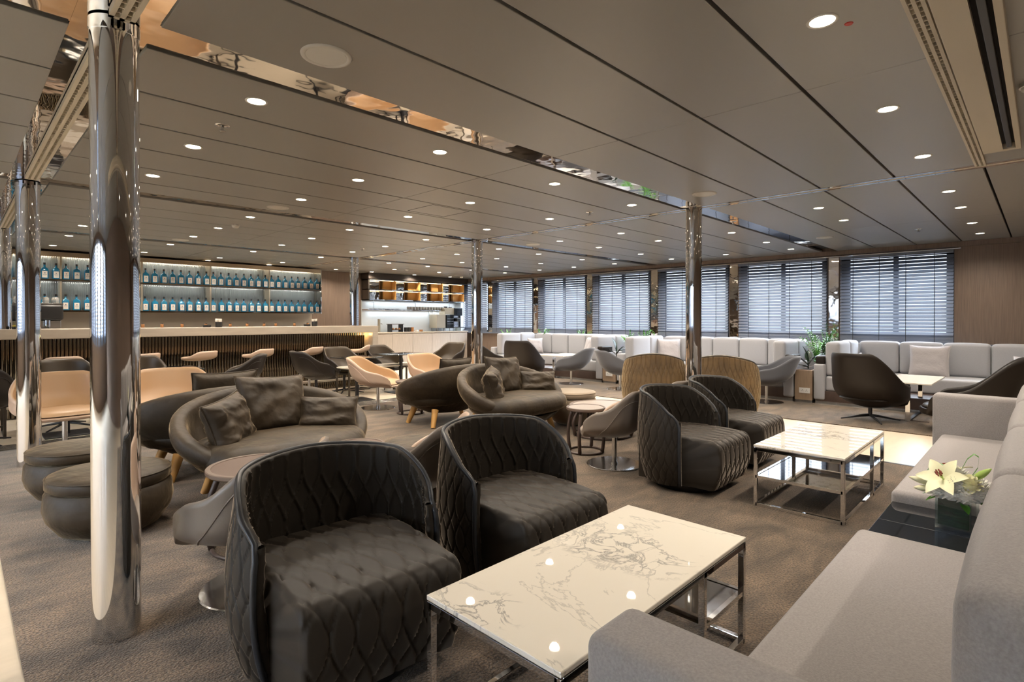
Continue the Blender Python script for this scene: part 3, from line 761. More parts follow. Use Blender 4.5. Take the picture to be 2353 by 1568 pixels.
def loveseat(label):
    t = thing('velvet_loveseat', label, 'loveseat')
    W2, D2 = .70, .44
    def rz(a): return .17+.525*((1+cos(a))/2)**.62
    def pt(a, q, off=0):
        zb = .14; top = rz(a)
        f = (.42+.58*sin(q*pi/2)**.9)
        bul = 1+.10*sin(q*pi)*max(0,(cos(a)+1)/2)
        z = zb+(top-zb)*q
        y = (D2-off)*f*bul*cos(a)+.05*q*cos(a)
        x = (W2-off)*f*(1+.03*sin(q*pi))*sin(a)
        return (x, y, z)
    na, nq = 96, 18
    P = []; ins = []
    for i in range(na):
        a = 2*pi*i/na
        row = [(0,0,.14)]+[pt(a, q/nq) for q in range(nq+1)]
        o = Vector(pt(a, 1)); c = Vector(pt(a, 1, .10)); mid = (o+c)/2
        for k in range(1, 8):
            th = k/8*pi; r = (o-c).length/2; dirv = (o-c).normalized()
            row.append(tuple(mid+dirv*r*cos(th)+Vector((0,0,1))*r*.8*sin(th)))
        row.append(tuple(c))
        for q in range(1, 9):
            qq = 1-q*.085; x, y, z = pt(a, qq, .11); row.append((x, y, max(z, .235) if cos(a) > -.3 else min(max(z, .15), .25)))
        row.append((0, 0, .25))
        P.append(row)
    MB().grid(P, closeu=True).build('shell', VELVET, t, smooth=True)
    # seat cushion
    P = []
    for i in range(80):
        a = 2*pi*i/80; row = [(0, -.10, .24)]
        for k in range(0, 13):
            th = -pi/2+k/12*pi; r = .095
            rx, ry = .50+r*cos(th)*1.0, .34+r*cos(th)*1.1
            e = .8
            x = rx*math.copysign(abs(sin(a))**e, sin(a)); y = ry*math.copysign(abs(cos(a))**e, cos(a))-.10
            wrk = .006*noise.noise(Vector((a*18, th*2, 1)))*(.3+abs(sin(a)))
            row.append((x, y, .335+r*sin(th)+wrk))
        row += [(row[-1][0]*.5, (row[-1][1]+.10)*.5-.10, .446), (0, -.10, .452)]
        P.append(row)
    MB().grid(P, closeu=True).build('seat_cushion', VELVET, t, smooth=True)
    for sx in (-1, 1):
        for sy in (-1, 1):
            MB().tube([(sx*.36, sy*.20, .20), (sx*.43, sy*.25, .0)], .03, 14, rs=[.042,.026]).build('leg', WOODLEG, t, smooth=True, auto=.8)
    return t
lv = loveseat('umber velvet loveseat with three cushions, right of the nearest chrome column')
lv.location = (1.70, 4.12, .01)
dup(lv, (1.60, 5.08, .01), pi, 'umber velvet loveseat backing onto the left loveseat, facing the bar')
dup(lv, (4.44, 4.33, .01), 0, 'umber velvet loveseat with three cushions at centre, in front of the chrome column')
dup(lv, (4.30, 5.30, .01), pi, 'dark velvet loveseat seen from its rounded back, honey wood legs showing')
def lpil(cx, cy_, names):
    pillow('large_cushion', names[0], .54, .46, .20, VELVET, (cx+.02, cy_+.14, .620), (rad(-18), rad(3), rad(2)), 1, wr=1.3)
    pillow('square_cushion', names[1], .40, .36, .18, VELVET, (cx-.37, cy_-.08, .560), (rad(-16), rad(-9), rad(38)), 5, wr=1.6)
    pillow('lumbar_cushion', names[2], .46, .27, .16, VELVET, (cx+.38, cy_-.05, .53), (rad(-22), rad(2), rad(-30)), 9, wr=1.3)
lpil(1.70, 4.12, ('large square velvet cushion in the middle of the left loveseat','creased velvet cushion on the left side of the left loveseat','rectangular velvet lumbar cushion on the right side of the left loveseat'))
lpil(4.44, 4.33, ('large dark velvet cushion in the middle of the centre loveseat','small velvet cushion turned sideways on the left of the centre loveseat','rectangular velvet lumbar cushion on the right of the centre loveseat'))
pillow('large_cushion', 'velvet cushion rising over the back of the left loveseat pair', .52, .44, .15, VELVET, (1.60, 4.98, .63), (rad(16), 0, 0), 12)
pillow('large_cushion', 'velvet cushion tip showing behind the centre loveseat', .50, .42, .15, VELVET, (4.30, 5.20, .60), (rad(16), 0, 0), 14)

# poufs
def pouf(label, x, y, r, h, m=VELVET, sc=(1,1,1)):
    t = thing('round_pouf', label, 'pouf', (x, y, .01)); t.scale = sc
    hb_ = h-.085
    MB().lathe([(0,.012),(r*.62,.012),(r*.80,.04),(r*.97,.12),(r*1.02,.18),(r*1.0,hb_-.02),(r*.96,hb_),(0,hb_)], 64).build('body', m, t, smooth=True, auto=.9)
    MB().lathe([(0,hb_),(r*.93,hb_+.004),(r*.985,hb_+.02),(r*.985,h-.03),(r*.95,h-.008),(r*.8,h),(0,h+.006)], 64)\
        .build('cushion_top', m, t, smooth=True)
    MB().tube([(r*.975*cos(2*pi*k/64), r*.975*sin(2*pi*k/64), h-.016) for k in range(64)], .0045, 6, closed=True).build('piping', m, t, smooth=True)
    for a in (0, 2.1, 4.2): MB().cyl(r*.6*cos(a), r*.6*sin(a), 0, .02, .02, 12).build('foot', BLACKP, t)
    return t
pouf('umber velvet pouf nearest, partly behind the nearest chrome column', .66, 4.02, .315, .37)
pouf('umber velvet pouf at left, behind the nearer pouf', .64, 4.94, .315, .37)
pouf('pale tan velvet pouf right of the centre loveseat', 5.25, 4.10, .29, .40, mat('sand_velvet', (.22,.165,.11), .75, sheen=.9, sheen_tint=(.95,.85,.7)))
pouf('olive taupe velvet pouf between the nearest armchairs', 2.28, 3.12, .26, .42)

# round side tables with ring base
def side_table(label, x, y, r, h, n=4, top=WOODTOP, rot=0.3, legm=DARKWOOD, thick=.03):
    t = thing('round_side_table', label, 'side table', (x, y, .01))
    MB().lathe([(0,h-thick),(r*.96,h-thick),(r,h-thick*.7),(r,h-.004),(r*.985,h),(r*.90,h),(r*.89,h-.005),(0,h-.005)], 56).build('top', TOPRIM, t, smooth=True, auto=.6)
    MB().lathe([(0,h-.0045),(r*.885,h-.0045),(r*.885,h-.003),(0,h-.003)], 56).build('inlay', top, t)
    for k in range(n):
        a = rot+2*pi*k/n; pts = []
        for q in range(9):
            s = q/8; rr = r*(.72+.16*sin(s*pi)-.0*s+.16*(1-s)); pts.append((rr*cos(a), rr*sin(a), .012+(h-thick-.012)*s))
        MB().tube(pts, .015, 8, rs=[.017]*9).build('leg', legm, t, smooth=True)
    MB().tube([(r*.87*cos(2*pi*k/48), r*.87*sin(2*pi*k/48), .011) for k in range(48)], .011, 8, closed=True).build('base_ring', legm, t, smooth=True)
    return t
SANDTOP = mat('pale_leather_inlay', (.34,.29,.25), .35)
side_table('brown leather-topped round side table behind the nearest taupe shell chair', 1.20, 3.17, .265, .45, 5)
side_table('small brown leather-topped round table right of the left loveseat', 1.95, 3.38, .175, .41, 4)
side_table('small round side table with curved dark legs in front of the tan tub chair', 4.30, 6.10, .20, .44, 4)
side_table('small pale-topped round table left of the centre taupe shell chair', 4.22, 3.13, .185, .43, 4, SANDTOP)
side_table('wide pale-topped round table with a large dark ring base behind the taupe shell chair', 4.98, 3.47, .36, .33, 8, SANDTOP)

# ------------------------------------------------------------------ marble coffee tables
def marble_table(label, x0, x1, y0, y1, h, shelf=None, div=True):
    t = thing('marble_coffee_table', label, 'coffee table', ((x0+x1)/2, (y0+y1)/2, .01))
    w, d = (x1-x0)/2, (y1-y0)/2
    MB().box(-w, w, -d, d, h-.016, h).build('tabletop', MARBLE, t, bevel=.003)
    f = .022; e = MB(); a, b = w-.012, d-.012
    for z in (h-.03, .012):
        e.bar((-a,-b,z), (a,-b,z), f); e.bar((-a,b,z), (a,b,z), f); e.bar((-a,-b,z), (-a,b,z), f); e.bar((a,-b,z), (a,b,z), f)
    e.build('frame', CHROME, t, bevel=.0015)
    for sx in (-1, 1):
        for sy in (-1, 1): MB().bar((sx*a, sy*b, .0), (sx*a, sy*b, h-.02), f).build('leg', CHROME, t, bevel=.0015)
    if div:
        for sy in (-1, 1): MB().bar((w*.38, sy*b, .0), (w*.38, sy*b, h-.02), f).build('leg', CHROME, t, bevel=.0015)
        MB().bar((w*.38, -b, .012), (w*.38, b, .012), f).build('stretcher', CHROME, t)
    if shelf:
        s0, s1, zs = shelf
        e = MB(); e.bar((s0,-b,zs), (s1,-b,zs), .018); e.bar((s0,b,zs), (s1,b,zs), .018)
        e.bar((s0,-b,zs), (s0,b,zs), .018); e.bar((s1,-b,zs), (s1,b,zs), .018)
        e.build('shelf_frame', CHROME, t)
        MB().box(s0+.01, s1-.01, -b+.01, b-.01, zs-.003, zs+.006).build('shelf', SMOKEGLASS, t)
    return t
marble_table('large white marble coffee table with grey veins, nearest the camera', 1.02, 2.165, .83, 1.365, .415, (.22, .56, .20))
marble_table('white marble coffee table on a chrome frame with a mirror shelf, further back', 3.80, 4.96, .865, 1.41, .415, (-.57, .57, .20))

def low_table(label, x0, x1, y0, y1, h, top, m, leg='frame'):
    t = thing('low_table', label, 'table', ((x0+x1)/2, (y0+y1)/2, 0))
    w, d = (x1-x0)/2, (y1-y0)/2
    MB().box(-w, w, -d, d, h-.022, h).build('tabletop', top, t, bevel=.004)
    for sx in (-1, 1):
        for sy in (-1, 1): MB().bar((sx*(w-.02), sy*(d-.02), 0), (sx*(w-.02), sy*(d-.02), h-.022), .025).build('leg', m, t)
    e = MB()
    for sx in (-1, 1): e.bar((sx*(w-.02), -d+.02, .015), (sx*(w-.02), d-.02, .015), .02); e.bar((sx*(w-.02), -d+.02, h-.034), (sx*(w-.02), d-.02, h-.034), .02)
    e.bar((-w+.02, 0, .10), (w-.02, 0, .10), .02)
    e.build('frame', m, t)
    return t
WT = mat('white_stone_top', (.72,.66,.56), .15)
low_table('white-topped low table behind the right tan tub chair, right of its longer twin', 5.72, 6.90, 8.02, 8.50, .48, WT, BRONZE)
low_table('long white-topped low table left of the tan chairs', 4.45, 5.60, 8.02, 8.46, .48, WT, BRONZE)
low_table('white-topped low table behind the tan chair by the nearest column', 1.45, 2.58, 8.15, 8.75-.3, .50, WT, BRONZE)
low_table('white-topped low table at the left edge of the picture', -.7, .40, 7.9, 8.4, .50, WT, BRONZE)
def tee_table(label, x, y, w, d, h, rz=0):
    t = thing('pedestal_table', label, 'table', (x, y, 0), rz)
    MB().soft(0, 0, h-.008, w, d, .016, .006, n=3).build('tabletop', BLACKGLASS, t, smooth=True, auto=.5)
    MB().box(-.022, .022, -.022, .022, .01, h-.016).build('post', DARKMETAL, t, bevel=.003)
    MB().soft(0, 0, .006, .42, .42, .012, .005, n=3).build('base_plate', DARKMETAL, t, smooth=True, auto=.5)
    return t
tee_table('black glass pedestal table left of its neighbour, behind the tan chairs', 4.44, 7.74, .60, .60, .68)
tee_table('black glass pedestal table reflecting daylight, centre of the bar area', 5.45, 8.02, .75, .62, .68)
tee_table('black glass pedestal table in front of the bar stools at left', 1.90, 7.85, .62, .62, .66)
tee_table('black glass pedestal table between the two left columns', .88, 7.75, .70, .62, .66)
# white tables in the booths
def booth_table(label, x0, x1, y0, y1, h):
    t = thing('booth_table', label, 'table', ((x0+x1)/2, (y0+y1)/2, 0)); w, d = (x1-x0)/2, (y1-y0)/2
    MB().box(-w, w, -d, d, h-.02, h).build('tabletop', WT, t, bevel=.004)
    for sx in (-1, 1):
        MB().bar((sx*w*.8, 0, .01), (sx*w*.8, 0, h-.02), .05).build('leg', CHROME, t, bevel=.002)
        MB().bar((sx*w*.8, -d*.85, .012), (sx*w*.8, d*.85, .012), .04, .02).build('foot', CHROME, t, bevel=.002)
    MB().bar((-w*.8, 0, .012), (w*.8, 0, .012), .04, .02).build('stretcher', DARKMETAL, t)
    return t
booth_table('white booth table between the two high-back black chairs', 8.15, 9.35, .95, 1.45, .50)
booth_table('white booth table in front of the middle booth, behind the gold armchairs', 8.5, 9.5, 3.9, 4.5, .50)
booth_table('white booth table in front of the far booth', 8.9, 9.75, 7.2, 7.8, .50)

# ------------------------------------------------------------------ near sofa (long, under the camera)
def block(name, m, t, x0, x1, y0, y1, z0, z1, r=.025, bulge=(0,0,0), n=6):
    return MB().soft((x0+x1)/2, (y0+y1)/2, (z0+z1)/2, x1-x0, y1-y0, z1-z0, r, bulge, n).build(name, m, t, smooth=True)
t = thing('grey_sofa', 'long grey woven sofa at lower right, running past the black side table', 'sofa')
block('seat', SOFA, t, 1.12, 2.60, -.16, .545, .17, .425, .03, (0,0,.006))
block('armrest', SOFA, t, .93, 1.115, -.18, .70, .10, .615, .035)
block('seat_base', BLACKP, t, .98, 2.58, -.14, .47, .0, .17, .004, n=2)
block('back_cushion', SOFA, t, 1.12, 2.085, -.14, .105, .425, .85, .05, (0,.02,.012))
block('back_cushion', SOFA, t, 2.095, 3.02, -.14, .105, .43, .85, .05, (0,.02,.012))
t2 = t
block('seat', SOFA, t2, 3.27, 5.15, -.16, .545, .25, .425, .03, (0,0,.006))
block('seat_base', BLACKP, t2, 3.30, 5.12, -.12, .47, .0, .25, .004, n=2)
block('armrest', SOFA, t2, 5.16, 5.33, -.18, .60, .02, .715, .03)
block('back_cushion', SOFA, t2, 3.03, 4.02, -.14, .105, .43, .85, .05, (0,.02,.012))
block('back_cushion', SOFA, t2, 4.03, 5.14, -.14, .105, .43, .85, .05, (0,.02,.012))
block('back_frame', SOFA, t2, 2.61, 5.30, -.24, -.145, .02, .62, .02, n=3)
block('back_frame', SOFA, t, .95, 2.60, -.24, -.145, .02, .62, .02, n=3)
t = thing('black_side_table', 'black glass-topped side table set between the two sofa seats', 'side table')
MB().box(2.605, 3.262, -.10, .535, .355, .372).build('top', BLACKGLASS, t, bevel=.002)
MB().box(2.62, 3.25, -.09, .50, .0, .354).build('carcass', DARKWOOD, t)
MB().box(2.93, 2.934, -.10, .535, .3722, .3726).build('joint_line', BLACKP, t)

# vase of flowers
vx, vy, vz = 3.035, .265, .3735
t = thing('flower_vase', 'square glass vase of white lilies and chrysanthemums on the black side table', 'flower vase', (vx, vy, vz), rad(-8)); 
s = .062; hV = .145
g = MB(); g.box(-s, s, -s, s, .0, .014)
for a0, a1, b0, b1 in ((-s,-s+.005,-s,s),(s-.005,s,-s,s),(-s,s,-s,-s+.005),(-s,s,s-.005,s)): g.box(a0, a1, b0, b1, .0, hV)
g.build('glass_vessel', VASEGLASS, t, bevel=.001)
DARKLEAF = mat('wrapped_dark_leaf', (.012,.05,.025), .3, noise_s=20, noise_amt=.5, scale3=(1,1,6))
MB().box(-s+.008, s-.008, -s+.008, s-.008, .015, hV-.01).build('leaf_wrap', DARKLEAF, t)
def petal(mb, base, d, L, wd_, curl, m=None, roll=0):
    # curved leaf/petal strip from base along direction d
    d = Vector(d).normalized(); up = Vector((0,0,1)); side = d.cross(up)
    if side.length < .1: side = Vector((1,0,0))
    side.normalize(); nrm = side.cross(d).normalized(); P = []
    for i in range(8):
        q = i/7; wq = wd_*sin(pi*min(1, q*.9+.08))**.8
        c = Vector(base)+d*L*q+nrm*curl*q*q
        P.append([tuple(c-side*wq/2+nrm*wq*.18), tuple(c-side*wq*.02), tuple(c+side*wq/2+nrm*wq*.18)])
    mb.grid(P)
    return mb
def bloom_ball(name, m, c, r, n, pl, pw, par):
    b = MB(); random.seed(int(c[0]*1e4)+n)
    b.lathe([(0,c[2]-r*.9)]+[(r*.9*sin(q*pi/6), c[2]-r*.9*cos(q*pi/6)) for q in range(1,6)]+[(0,c[2]+r*.9)], 12, (c[0],c[1]))
    for k in range(n):
        z = 1-1.55*(k+.5)/n; a = k*2.399; rr = sqrt(max(0, 1-z*z))
        d = Vector((rr*cos(a), rr*sin(a), z)); petal(b, Vector(c)+d*r*.5, d+Vector((0,0,.1)), pl*.85, pw*.8, .003)
    return b.build(name, m, par, smooth=True)
# chrysanthemums (front of the vase is -x, right is -y)
for k, (a, rr, z, r) in enumerate(((180,.085,.165,.034),(150,.085,.160,.032),(212,.088,.160,.034),(240,.085,.165,.034),(120,.085,.165,.030),(268,.075,.175,.034),(92,.075,.175,.030),(196,.070,.195,.034),(230,.060,.205,.034),(0,.07,.18,.032),(300,.08,.18,.032),(200,.02,.225,.034),(60,.07,.19,.03))):
    a = rad(a); bloom_ball('chrysanthemum', PETALW, (rr*cos(a), rr*sin(a), z), r, 100, .038, .016, t)
# rose
bloom_ball('rose', PETAL, (-.062, -.055, .205), .034, 26, .040, .044, t)
def lily(c, d, sz):
    c = Vector(c); d = Vector(d).normalized(); b = MB(); e = d.orthogonal().normalized(); f2 = d.cross(e)
    for k in range(6):
        a = k*pi/3; out = (e*cos(a)+f2*sin(a)); dd = (d*.55+out*.85).normalized()
        P = []; sd = dd.cross(d).normalized()
        for i in range(8):
            q = i/7; w_ = sz*.62*sin(pi*min(1, q*.88+.1)); cc = c+dd*sz*q+out*sz*.25*q*q-d*sz*.30*q*q*q
            P.append([tuple(cc-sd*w_/2+d*.004), tuple(cc), tuple(cc+sd*w_/2+d*.004)])
        b.grid(P)
    o = b.build('lily', PETAL, t, smooth=True)
    s_ = MB(); s2 = MB()
    for k in range(6):
        a = k*pi/3+.3; out = (e*cos(a)+f2*sin(a))*.35; tip = c+(d+out*.5).normalized()*sz*.62
        s2.tube([c, tip], .0012, 5); q = e.cross(d); s_.tube([tip-e*.008, tip+e*.008], .003, 6)
    s2.build('filament', PETALG, o); s_.build('stamen', STAMEN, o)
lily((-.070, .030, .215), (-.80, .15, .70), .088)
lily((.02, .03, .22), (.1, .3, .9), .08)
for c, d, L in (((-.055,.075,.185), (-.45,1,.25), .085), ((-.015,-.055,.225), (-.15,-.75,.72), .090), ((-.06,.07,.165), (-.5,.9,-.05), .07)):
    d = Vector(d).normalized(); c = Vector(c)
    MB().tube([c+d*L*q/6 for q in range(7)], .01, 10, rs=[.005,.012,.014,.0145,.012,.008,.002]).build('bud', PETALG if d.z > .5 else PETAL, t, smooth=True)
for pts in ([(-.02,-.01,.20),(-.02,-.02,.26),(-.02,-.04,.31),(-.02,-.062,.335),(-.02,-.078,.325),(-.02,-.075,.28),(-.02,-.055,.24),(-.02,-.04,.20)], [(-.05,.09,.17),(-.05,.10,.22),(-.04,.085,.255),(-.04,.05,.275),(-.04,.01,.265),(-.04,-.005,.22)]):
    P = []
    for i in range(len(pts)):
        p = Vector(pts[i]); P.append([tuple(p+Vector((-.004,0,-.002))), tuple(p+Vector((.004,.002,.002)))])
    MB().grid(P).build('grass_blade', mat('blade_green', (.07,.22,.03), .4), t, smooth=True)
for a, z in ((-2.6,.125),(2.3,.14),(.2,.14),(1.7,.15),(-1.8,.14)):
    b = MB(); petal(b, (.05*cos(a), .05*sin(a), z), (cos(a), sin(a), -.25), .075, .03, -.01); b.build('leaf', LEAFG, t, smooth=True)

# ------------------------------------------------------------------ window booths
def booth(label, y0, y1, side_hi=True, side_lo=True, nback=4):
    t = thing('booth_sofa', label, 'sofa'); X0, X1 = 9.05, 10.62
    yb0 = y0+(.30 if side_lo else 0); yb1 = y1-(.30 if side_hi else 0)
    # plinth
    block('plinth', DARKWOOD, t, X0+.02, X1, y0+.02, y1-.02, .05, .205, .004, n=2)
    MB().box(X0+.03, X0+.05, y0+.02, y1-.02, .0, .05).build('kick_plate', KICK, t)
    # main bench and side benches
    block('bench_seat', SOFAB, t, 9.72, X1-.2, yb0, yb1, .205, .425, .03, (0,0,.006))
    def side(ya, yb, sgn):
        # arm at ya side
        arm0, arm1 = (ya, ya+.15) if sgn > 0 else (yb-.15, yb)
        block('armrest', SOFAB, t, X0, X0+.75, arm0, arm1, .07, .60, .025)
        s0, s1 = (ya+.155, ya+.70) if sgn > 0 else (yb-.70, yb-.155)
        block('side_seat', SOFAB, t, X0+.03, 9.71, s0, s1, .205, .425, .03, (0,0,.006))
        c0, c1 = (ya+.14, ya+.33) if sgn > 0 else (yb-.33, yb-.14)
        block('side_back_cushion', SOFAB, t, X0+.06, 9.78, c0, c1, .43, .93, .045, (0,.01,.01))
        block('side_back_cushion', SOFAB, t, 9.79, 10.30, c0, c1, .43, .93, .045, (0,.01,.01))
    if side_lo: side(y0, y1, 1)
    if side_hi: side(y0, y1, -1)
    n = nback; a = y0+(.32 if side_lo else 0); b = y1-(.32 if side_hi else 0)
    for k in range(n):
        block('back_cushion', SOFAB, t, 10.32, 10.52, a+(b-a)*k/n+.004, a+(b-a)*(k+1)/n-.004, .43, .915, .045, (.012,0,.012))
    block('back_frame', SOFAB, t, 10.53, 10.61, y0, y1, .05, .88, .02, n=2)
    return t
booth('light grey upholstered booth at right, with two high-back chairs in front', -.55, 2.48, True, False, 5)
booth('light grey upholstered middle booth behind the chrome column and gold armchairs', 2.76, 5.97, True, True, 5)
booth('light grey upholstered far booth behind the centre loveseat', 6.32, 9.55, True, True, 5)
for y, l, x in ((2.27,'dark brown leather bolster on the right booth armrest beside the rubber plant',9.25), (2.97,'dark brown leather bolster on the middle booth armrest left of the rubber plant',9.25), (5.85-.02,'dark leather bolster on the far end armrest of the middle booth',9.3), (6.44,'dark leather bolster on the right armrest of the far booth',9.3)):
    pass
def bolster(x, y, l):
    t = thing('bolster', l, 'bolster', (x, y, .60)); block('cover', BROWNL, t, -.19, .19, -.06, .06, .0, .12, .022, (0,.004,.004)); 
    e = MB()
    for s in (-1, 1): e.tube([(s*.188, -.05, .015), (s*.188, .05, .015), (s*.188, .05, .105), (s*.188, -.05, .105)], .003, 5, closed=True)
    e.build('piping', BROWNL, t)
bolster(9.28, 2.405, 'dark brown leather bolster on the right booth armrest beside the rubber plant')
bolster(9.28, 2.84, 'dark brown leather bolster on the middle booth armrest left of the rubber plant')
bolster(9.28, 6.40, 'dark leather bolster on the right armrest of the far booth')
# planters
def planter(x0, x1, y0, y1, h, lab, sock=True):
    t = thing('wood_planter', lab, 'planter')
    MB().box(x0, x1, y0, y1, .045, h).build('body', mat('planter_wood', (.30,.215,.145), .5, noise_s=8, noise_amt=.12, scale3=(10,10,.6)), t, bevel=.003)
    MB().box(x0+.04, x1-.04, y0+.03, y1-.03, h, h+.004).build('soil', SOIL, t)
    MB().box(x0+.02, x1, y0+.002, y1-.002, 0, .045).build('kick_plate', KICK, t)
planter(9.05, 10.6, 2.50, 2.74, .50, 'pale wood planter box between the right and middle booths')
planter(9.05, 10.6, 6.0, 6.30, .50, 'pale wood planter box between the middle and far booths')
planter(9.05, 10.6, 9.58, 9.80, .50, 'pale wood planter box at the far end of the far booth')
def socket(x, y, z, lab):
    t = thing('wall_socket', lab, 'socket', (x, y, z))
    MB().box(-.008, 0, -.075, .075, -.04, .04).build('plate', WHITEPLASTIC, t, bevel=.002)
    for s in (-1, 1):
        b = MB(); b.box(-.0095, -.008, s*.028-.004, s*.028+.004, .002, .014); b.box(-.0095, -.008, s*.028-.014, s*.028-.007, -.012, -.006); b.box(-.0095, -.008, s*.028+.007, s*.028+.014, -.012, -.006)
        b.build('outlet', BLACKP, t)
socket(9.048, 2.60, .19, 'white double socket low on the wood planter by the rubber plant')
socket(9.048, 6.14, .19, 'white socket low on the planter between the far booths')
def zz_plant(x, y, z, lab, n=9, hh=.5, seed=1, m=LEAFG):
    random.seed(seed); t = thing('fern_plant', lab, 'plant', (x, y, z)); st_ = MB(); lf = MB()
    for k in range(n):
        a = random.uniform(0, 2*pi); tl = random.uniform(.15, .6); L = hh*random.uniform(.7, 1.05); pts = []
        for q in range(8):
            s = q/7; pts.append(Vector((cos(a)*L*tl*s*s*.9, sin(a)*L*tl*s*s*.9, L*s*(1-.12*s*tl))))
        st_.tube(pts, .004, 5, rs=[.006-.0006*q for q in range(8)])
        for q in range(2, 16):
            s = q/16; i = min(6, int(s*7)); p = pts[i].lerp(pts[i+1], s*7-i); d = (pts[i+1]-pts[i]).normalized()
            for sg in (-1, 1):
                sd = d.cross(Vector((-sin(a), cos(a), .2))).normalized()
                sd2 = d.orthogonal().normalized(); dirv = (Matrix.Rotation(a*3+q*.3, 3, d) @ sd2)*sg+d*.6
                petal(lf, p, dirv, .065*(1.1-s*.5), .026, -.006)
    st_.build('stem', m, t, smooth=True); lf.build('foliage', m, t, smooth=True)
def rubber_plant(x, y, z, lab, leaves):
    t = thing('rubber_plant', lab, 'plant', (x, y, z)); MB().tube([(0,0,0),(0,.01,.18),(.0,0,.30)], .008, 8).build('stem', LEAFD, t, smooth=True)
    for (az, el, h, L, w_) in leaves:
        d = Vector((cos(az)*cos(el), sin(az)*cos(el), sin(el))); b = MB(); petal(b, (0,0,h), d, L, w_, -.03)
        b.build('leaf', LEAFD, t, smooth=True)
rubber_plant(9.30, 2.62, .50, 'rubber plant with big dark leaves in the wood planter', [(2.3,.75,.05,.28,.085),(1.9,1.35,.12,.25,.12),(-1.4,1.1,.05,.20,.11),(-1.2,.7,.10,.26,.10),(2.5,.35,.02,.24,.08),(.3,.9,.12,.22,.10)])
rubber_plant(9.35, 6.17, .50, 'small dark-leaved rubber plant between the middle and far booths', [(2.3,.7,.05,.26,.08),(1.6,1.3,.12,.30,.10),(-1.3,1.0,.05,.24,.10),(-1.0,.5,.10,.22,.09)])
zz_plant(9.75, 2.62, .50, 'bright green fern-leaved plant behind the rubber plant', 9, .60, 3)
zz_plant(10.25, 2.62, .50, 'dense dark green plant against the mirror panel beside the right window', 12, .72, 5, mat('mid_green_leaf', (.05,.16,.035), .35))
zz_plant(9.9, 6.18, .50, 'bright green plant in the planter between the middle and far booths, nearer one', 9, .55, 8)
zz_plant(10.4, 6.16, .50, 'green plant against the window between the middle and far booths', 9, .60, 9)
zz_plant(9.8, 9.70, .50, 'bright green plant at the far end of the far booth', 8, .58, 12)
zz_plant(10.35, 9.0, .62, 'small green plant behind the far booth back cushions, left of another', 7, .42, 15)
zz_plant(10.55, 7.95, .66, 'small green plant behind the far booth, in front of the brown wall strip', 6, .42, 18)
# booth cushions
def bc(x, y, z, rz, lab, s=.42, tilt=14, m=CUSHF): pillow('square_cushion', lab, s, s, .15, m, (x, y, z), (rad(-tilt), 0, rz), int(y*7), group=None, wr=.6)
bc(10.16, 1.22, .64, facing(-1,0), 'large light grey cushion on the right booth bench, behind the table', .50)
bc(9.75, 2.05, .58, facing(-.3,-1), 'grey cushion at the left end of the right booth, behind the high-back chair', .34)
bc(9.9, .12, .60, facing(-1,.2), 'small pale cushion at the right edge on the right booth bench', .36)
bc(10.1, 5.42, .65, facing(-.8,-.5), 'mauve-grey cushion at the left end of the middle booth', .46)
bc(10.2, 7.45, .64, facing(-.8,.5), 'leaning pale grey cushion at the right of the far booth', .46)
bc(10.0, 8.95, .62, facing(-.6,-.8), 'small pale square cushion at the left of the far booth', .38)

# ------------------------------------------------------------------ the bar
t = thing('bar_counter', 'long bar counter with a stone top and fluted bronze mirror front', 'bar counter')
BX0, BX1, BYf, BYr = -4.2, 5.72, 9.18, 9.48
b = MB(); b.box(BX0, BX1, BYf, 9.86, 1.02, 1.145); b.build('countertop', STONE, t, bevel=.006)
MB().box(BX1-.12, BX1, BYf, 9.86, 0, 1.02).build('end_panel', STONE, t, bevel=.004)
MB().box(BX0, BX1-.12, BYr+.02, 9.84, 0, 1.02).build('carcass', DARKWOOD, t)
P = []; n = 0
x = BX0
pitch_ = .042
while x < BX1-.12:
    for k in range(5):
        a = k/5*pi; P.append((x+pitch_/2-cos(a)*pitch_/2, BYr+.02-.016*sin(a)))
    x += pitch_
MB().grid([[(px, py, .17+(.855)*q) for q in (0, 1)] for px, py in P]).build('fluted_front', FLUTE, t, smooth=True, auto=.9)
MB().box(BX0, BX1-.12, BYr-.16, BYr+.01, .135, .165).build('foot_ledge', STONE, t, bevel=.003)
MB().grid([[(px, py-.15, .012+.12*q) for q in (0, 1)] for px, py in P]).build('plinth_front', FLUTE, t, smooth=True, auto=.9)
ll = bpy.data.lights.new('end_light', 'POINT'); ll.energy = 2.2; ll.color = (1,.62,.25); ll.shadow_soft_size = .03; lo = bpy.data.objects.new('end_light', ll); C.objects.link(lo); lo.parent = t; lo.location = (BX1-.22, BYr-.05, .985)
# shelf unit behind the bar
BY = 12.02
t = thing('bottle_shelf_unit', 'mirrored wall shelf unit with glass rods holding rows of blue bottles behind the bar', 'shelf unit')
secs = [(5.97-1.17*(k+1), 5.97-1.17*k) for k in range(9)]
SX0 = secs[-1][0]
MB().box(SX0, 5.97, BY+.34, BY+.36, 1.40, 2.40).build('back_panel', mat('pale_mirror_back', (.46,.47,.45), .22, .5), t)
MB().box(SX0, 5.97, BY, BY+.36, 2.375, 2.42).box(SX0, 5.97, BY, BY+.02, 2.34, 2.376).build('top_rail', mat('champagne_rail', (.45,.36,.25), .3, .5), t)
for z in (1.40, 1.93): MB().box(SX0, 5.97, BY, BY+.34, z, z+.028).build('shelf', mat('bronze_mirror_shelf', (.35,.28,.20), .08, 1), t)
MB().box(5.97, 5.985, BY, BY+.36, 1.40, 2.42).build('side_panel', MIRROR, t)
for k, (a, b_) in enumerate(secs[:7]): MB().box(a-.012, a+.012, BY+.01, BY+.33, 1.40, 2.38).build('divider', STEELBOX, t)
